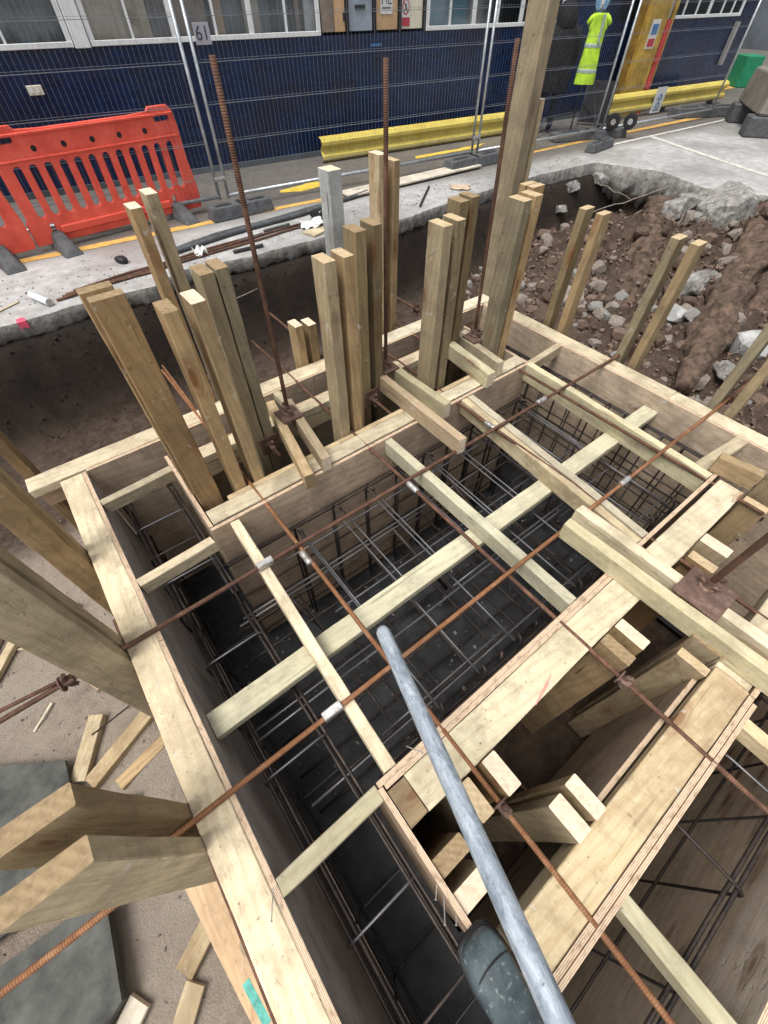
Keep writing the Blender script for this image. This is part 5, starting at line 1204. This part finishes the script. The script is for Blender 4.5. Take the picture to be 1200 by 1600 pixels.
# person in dark hooded coat seen from behind, standing past the fence
def skin_body():
    J = {'pel': (0, 0, .95), 'sp': (0, .01, 1.15), 'ch': (0, .0, 1.35), 'ne': (0, -.01, 1.50), 'hd': (0, -.03, 1.60), 'ht': (0, -.03, 1.71),
         'sl': (-.17, 0, 1.42), 'el': (-.24, .03, 1.17), 'wl': (-.22, -.06, .95), 'hl': (-.215, -.09, .88), 'sr': (.17, 0, 1.42), 'er': (.24, .03, 1.17), 'wr': (.23, -.05, .94), 'hr': (.23, -.08, .87),
         'pl': (-.09, 0, .9), 'kl': (-.10, -.02, .50), 'al': (-.10, .02, .10), 'tl': (-.11, -.14, .04), 'pr': (.09, 0, .9), 'kr': (.10, -.03, .50), 'ar': (.12, .03, .10), 'tr': (.14, -.13, .04)}
    R = {'pel': .155, 'sp': .15, 'ch': .165, 'ne': .075, 'hd': .105, 'ht': .08, 'sl': .085, 'el': .06, 'wl': .042, 'hl': .035, 'sr': .085, 'er': .06, 'wr': .042, 'hr': .035, 'pl': .105, 'kl': .075, 'al': .05, 'tl': .04, 'pr': .105, 'kr': .075, 'ar': .05, 'tr': .04}
    Ed = [('pel', 'sp'), ('sp', 'ch'), ('ch', 'ne'), ('ne', 'hd'), ('hd', 'ht'), ('ch', 'sl'), ('sl', 'el'), ('el', 'wl'), ('wl', 'hl'), ('ch', 'sr'), ('sr', 'er'), ('er', 'wr'), ('wr', 'hr'), ('pel', 'pl'), ('pl', 'kl'), ('kl', 'al'), ('al', 'tl'), ('pel', 'pr'), ('pr', 'kr'), ('kr', 'ar'), ('ar', 'tr')]
    ks = list(J); me = bpy.data.meshes.new('person_body'); me.from_pydata([J[k] for k in ks], [(ks.index(a), ks.index(b)) for a, b in Ed], [])
    return me, [R[k] for k in ks]
PM = Matrix.Translation((9.42, 6.92, ZS)) @ Matrix.Rotation(radians(140), 4, 'Z') @ Matrix.Diagonal((1.12, 1.12, .97, 1))
pr_ = link('person', None, None, PM, None, 'person in dark hooded coat standing beyond the fence, right of the tallest post', 'person')
me, rad = skin_body(); po = link('body', me, 'trousers', PM, pr_)
md = po.modifiers.new('skin', 'SKIN'); md.use_smooth_shade = True
for i, v in enumerate(me.skin_vertices[0].data): v.radius = (rad[i], rad[i]*.9); v.use_root = (i == 0)
md2 = po.modifiers.new('sub', 'SUBSURF'); md2.levels = md2.render_levels = 1
if len(me.materials) == 0: me.materials.append(M['trousers'])
def ringshell(levels, mat, name, seg=24, cap=True):
    bm = bmesh.new(); R = []
    for z, rx, ry, cy in levels:
        R.append([bm.verts.new((rx*cos(2*pi*k/seg)*(1+.03*noise.noise(V((k*.8, z*5, 1)))), cy+ry*sin(2*pi*k/seg)*(1+.05*noise.noise(V((k*.8, z*5, 8)))), z)) for k in range(seg)])
    for a, b in zip(R, R[1:]):
        for k in range(seg): bm.faces.new((a[k], a[(k+1) % seg], b[(k+1) % seg], b[k]))
    if cap: bm.faces.new(R[-1])
    return link(name, bm, mat, PM, pr_, smooth=True)
ringshell([(.62, .24, .19, 0), (.80, .25, .20, 0), (1.0, .235, .19, 0), (1.2, .235, .185, 0), (1.36, .245, .175, 0), (1.44, .20, .14, 0), (1.50, .11, .10, 0)], 'coat', 'coat')
ringshell([(1.44, .15, .13, .03), (1.50, .16, .15, .02), (1.58, .15, .16, .0), (1.66, .135, .15, -.01), (1.73, .10, .11, -.02), (1.765, .04, .05, -.02)], 'coat', 'hood')
for s in (-1, 1):
    bm = bmesh.new(); tube_bm(bm, [(s*.17, 0, 1.42), (s*.215, .02, 1.30), (s*.245, .03, 1.17), (s*.235, -.01, 1.05), (s*.225, -.06, .96)], 0, 12, radii=[.095, .085, .075, .068, .06]); link('sleeve', bm, 'coat', PM, pr_, smooth=True)

# nails standing in the near struts
for a, b, lab in (((-.31, .11, .02), (-.345, .05, .035), 'bent nail at the left end of the lowest spreader'), ((.21, .15, .02), (.235, .10, .05), 'nail in the corner of the near beam'),
                  ((.07, -.17, -.06), (.035, -.20, -.05), 'nail poking from the thin ply strip, upper one'), ((.07, -.20, -.08), (.02, -.255, -.05), 'long nail poking from the thin ply strip, middle one'), ((.07, -.25, -.06), (.045, -.275, -.05), 'nail poking from the thin ply strip, lowest one')):
    bm = bmesh.new(); tube_bm(bm, [a, b], .0018, 6); d = (V(b)-V(a)).normalized(); tube_bm(bm, [V(b)-d*.001, V(b)+d*.001], .004, 8); link('nail', bm, 'coupler', None, None, lab, 'nail', 'bent nails')
# red pencil stroke on the near beam
sheet('pencil_stroke', [(.66, -.03), (.73, -.02), (.79, .0), (.795, .004), (.72, -.012), (.66, -.026)], 'red_chalk', z=.0035, jag=.006)
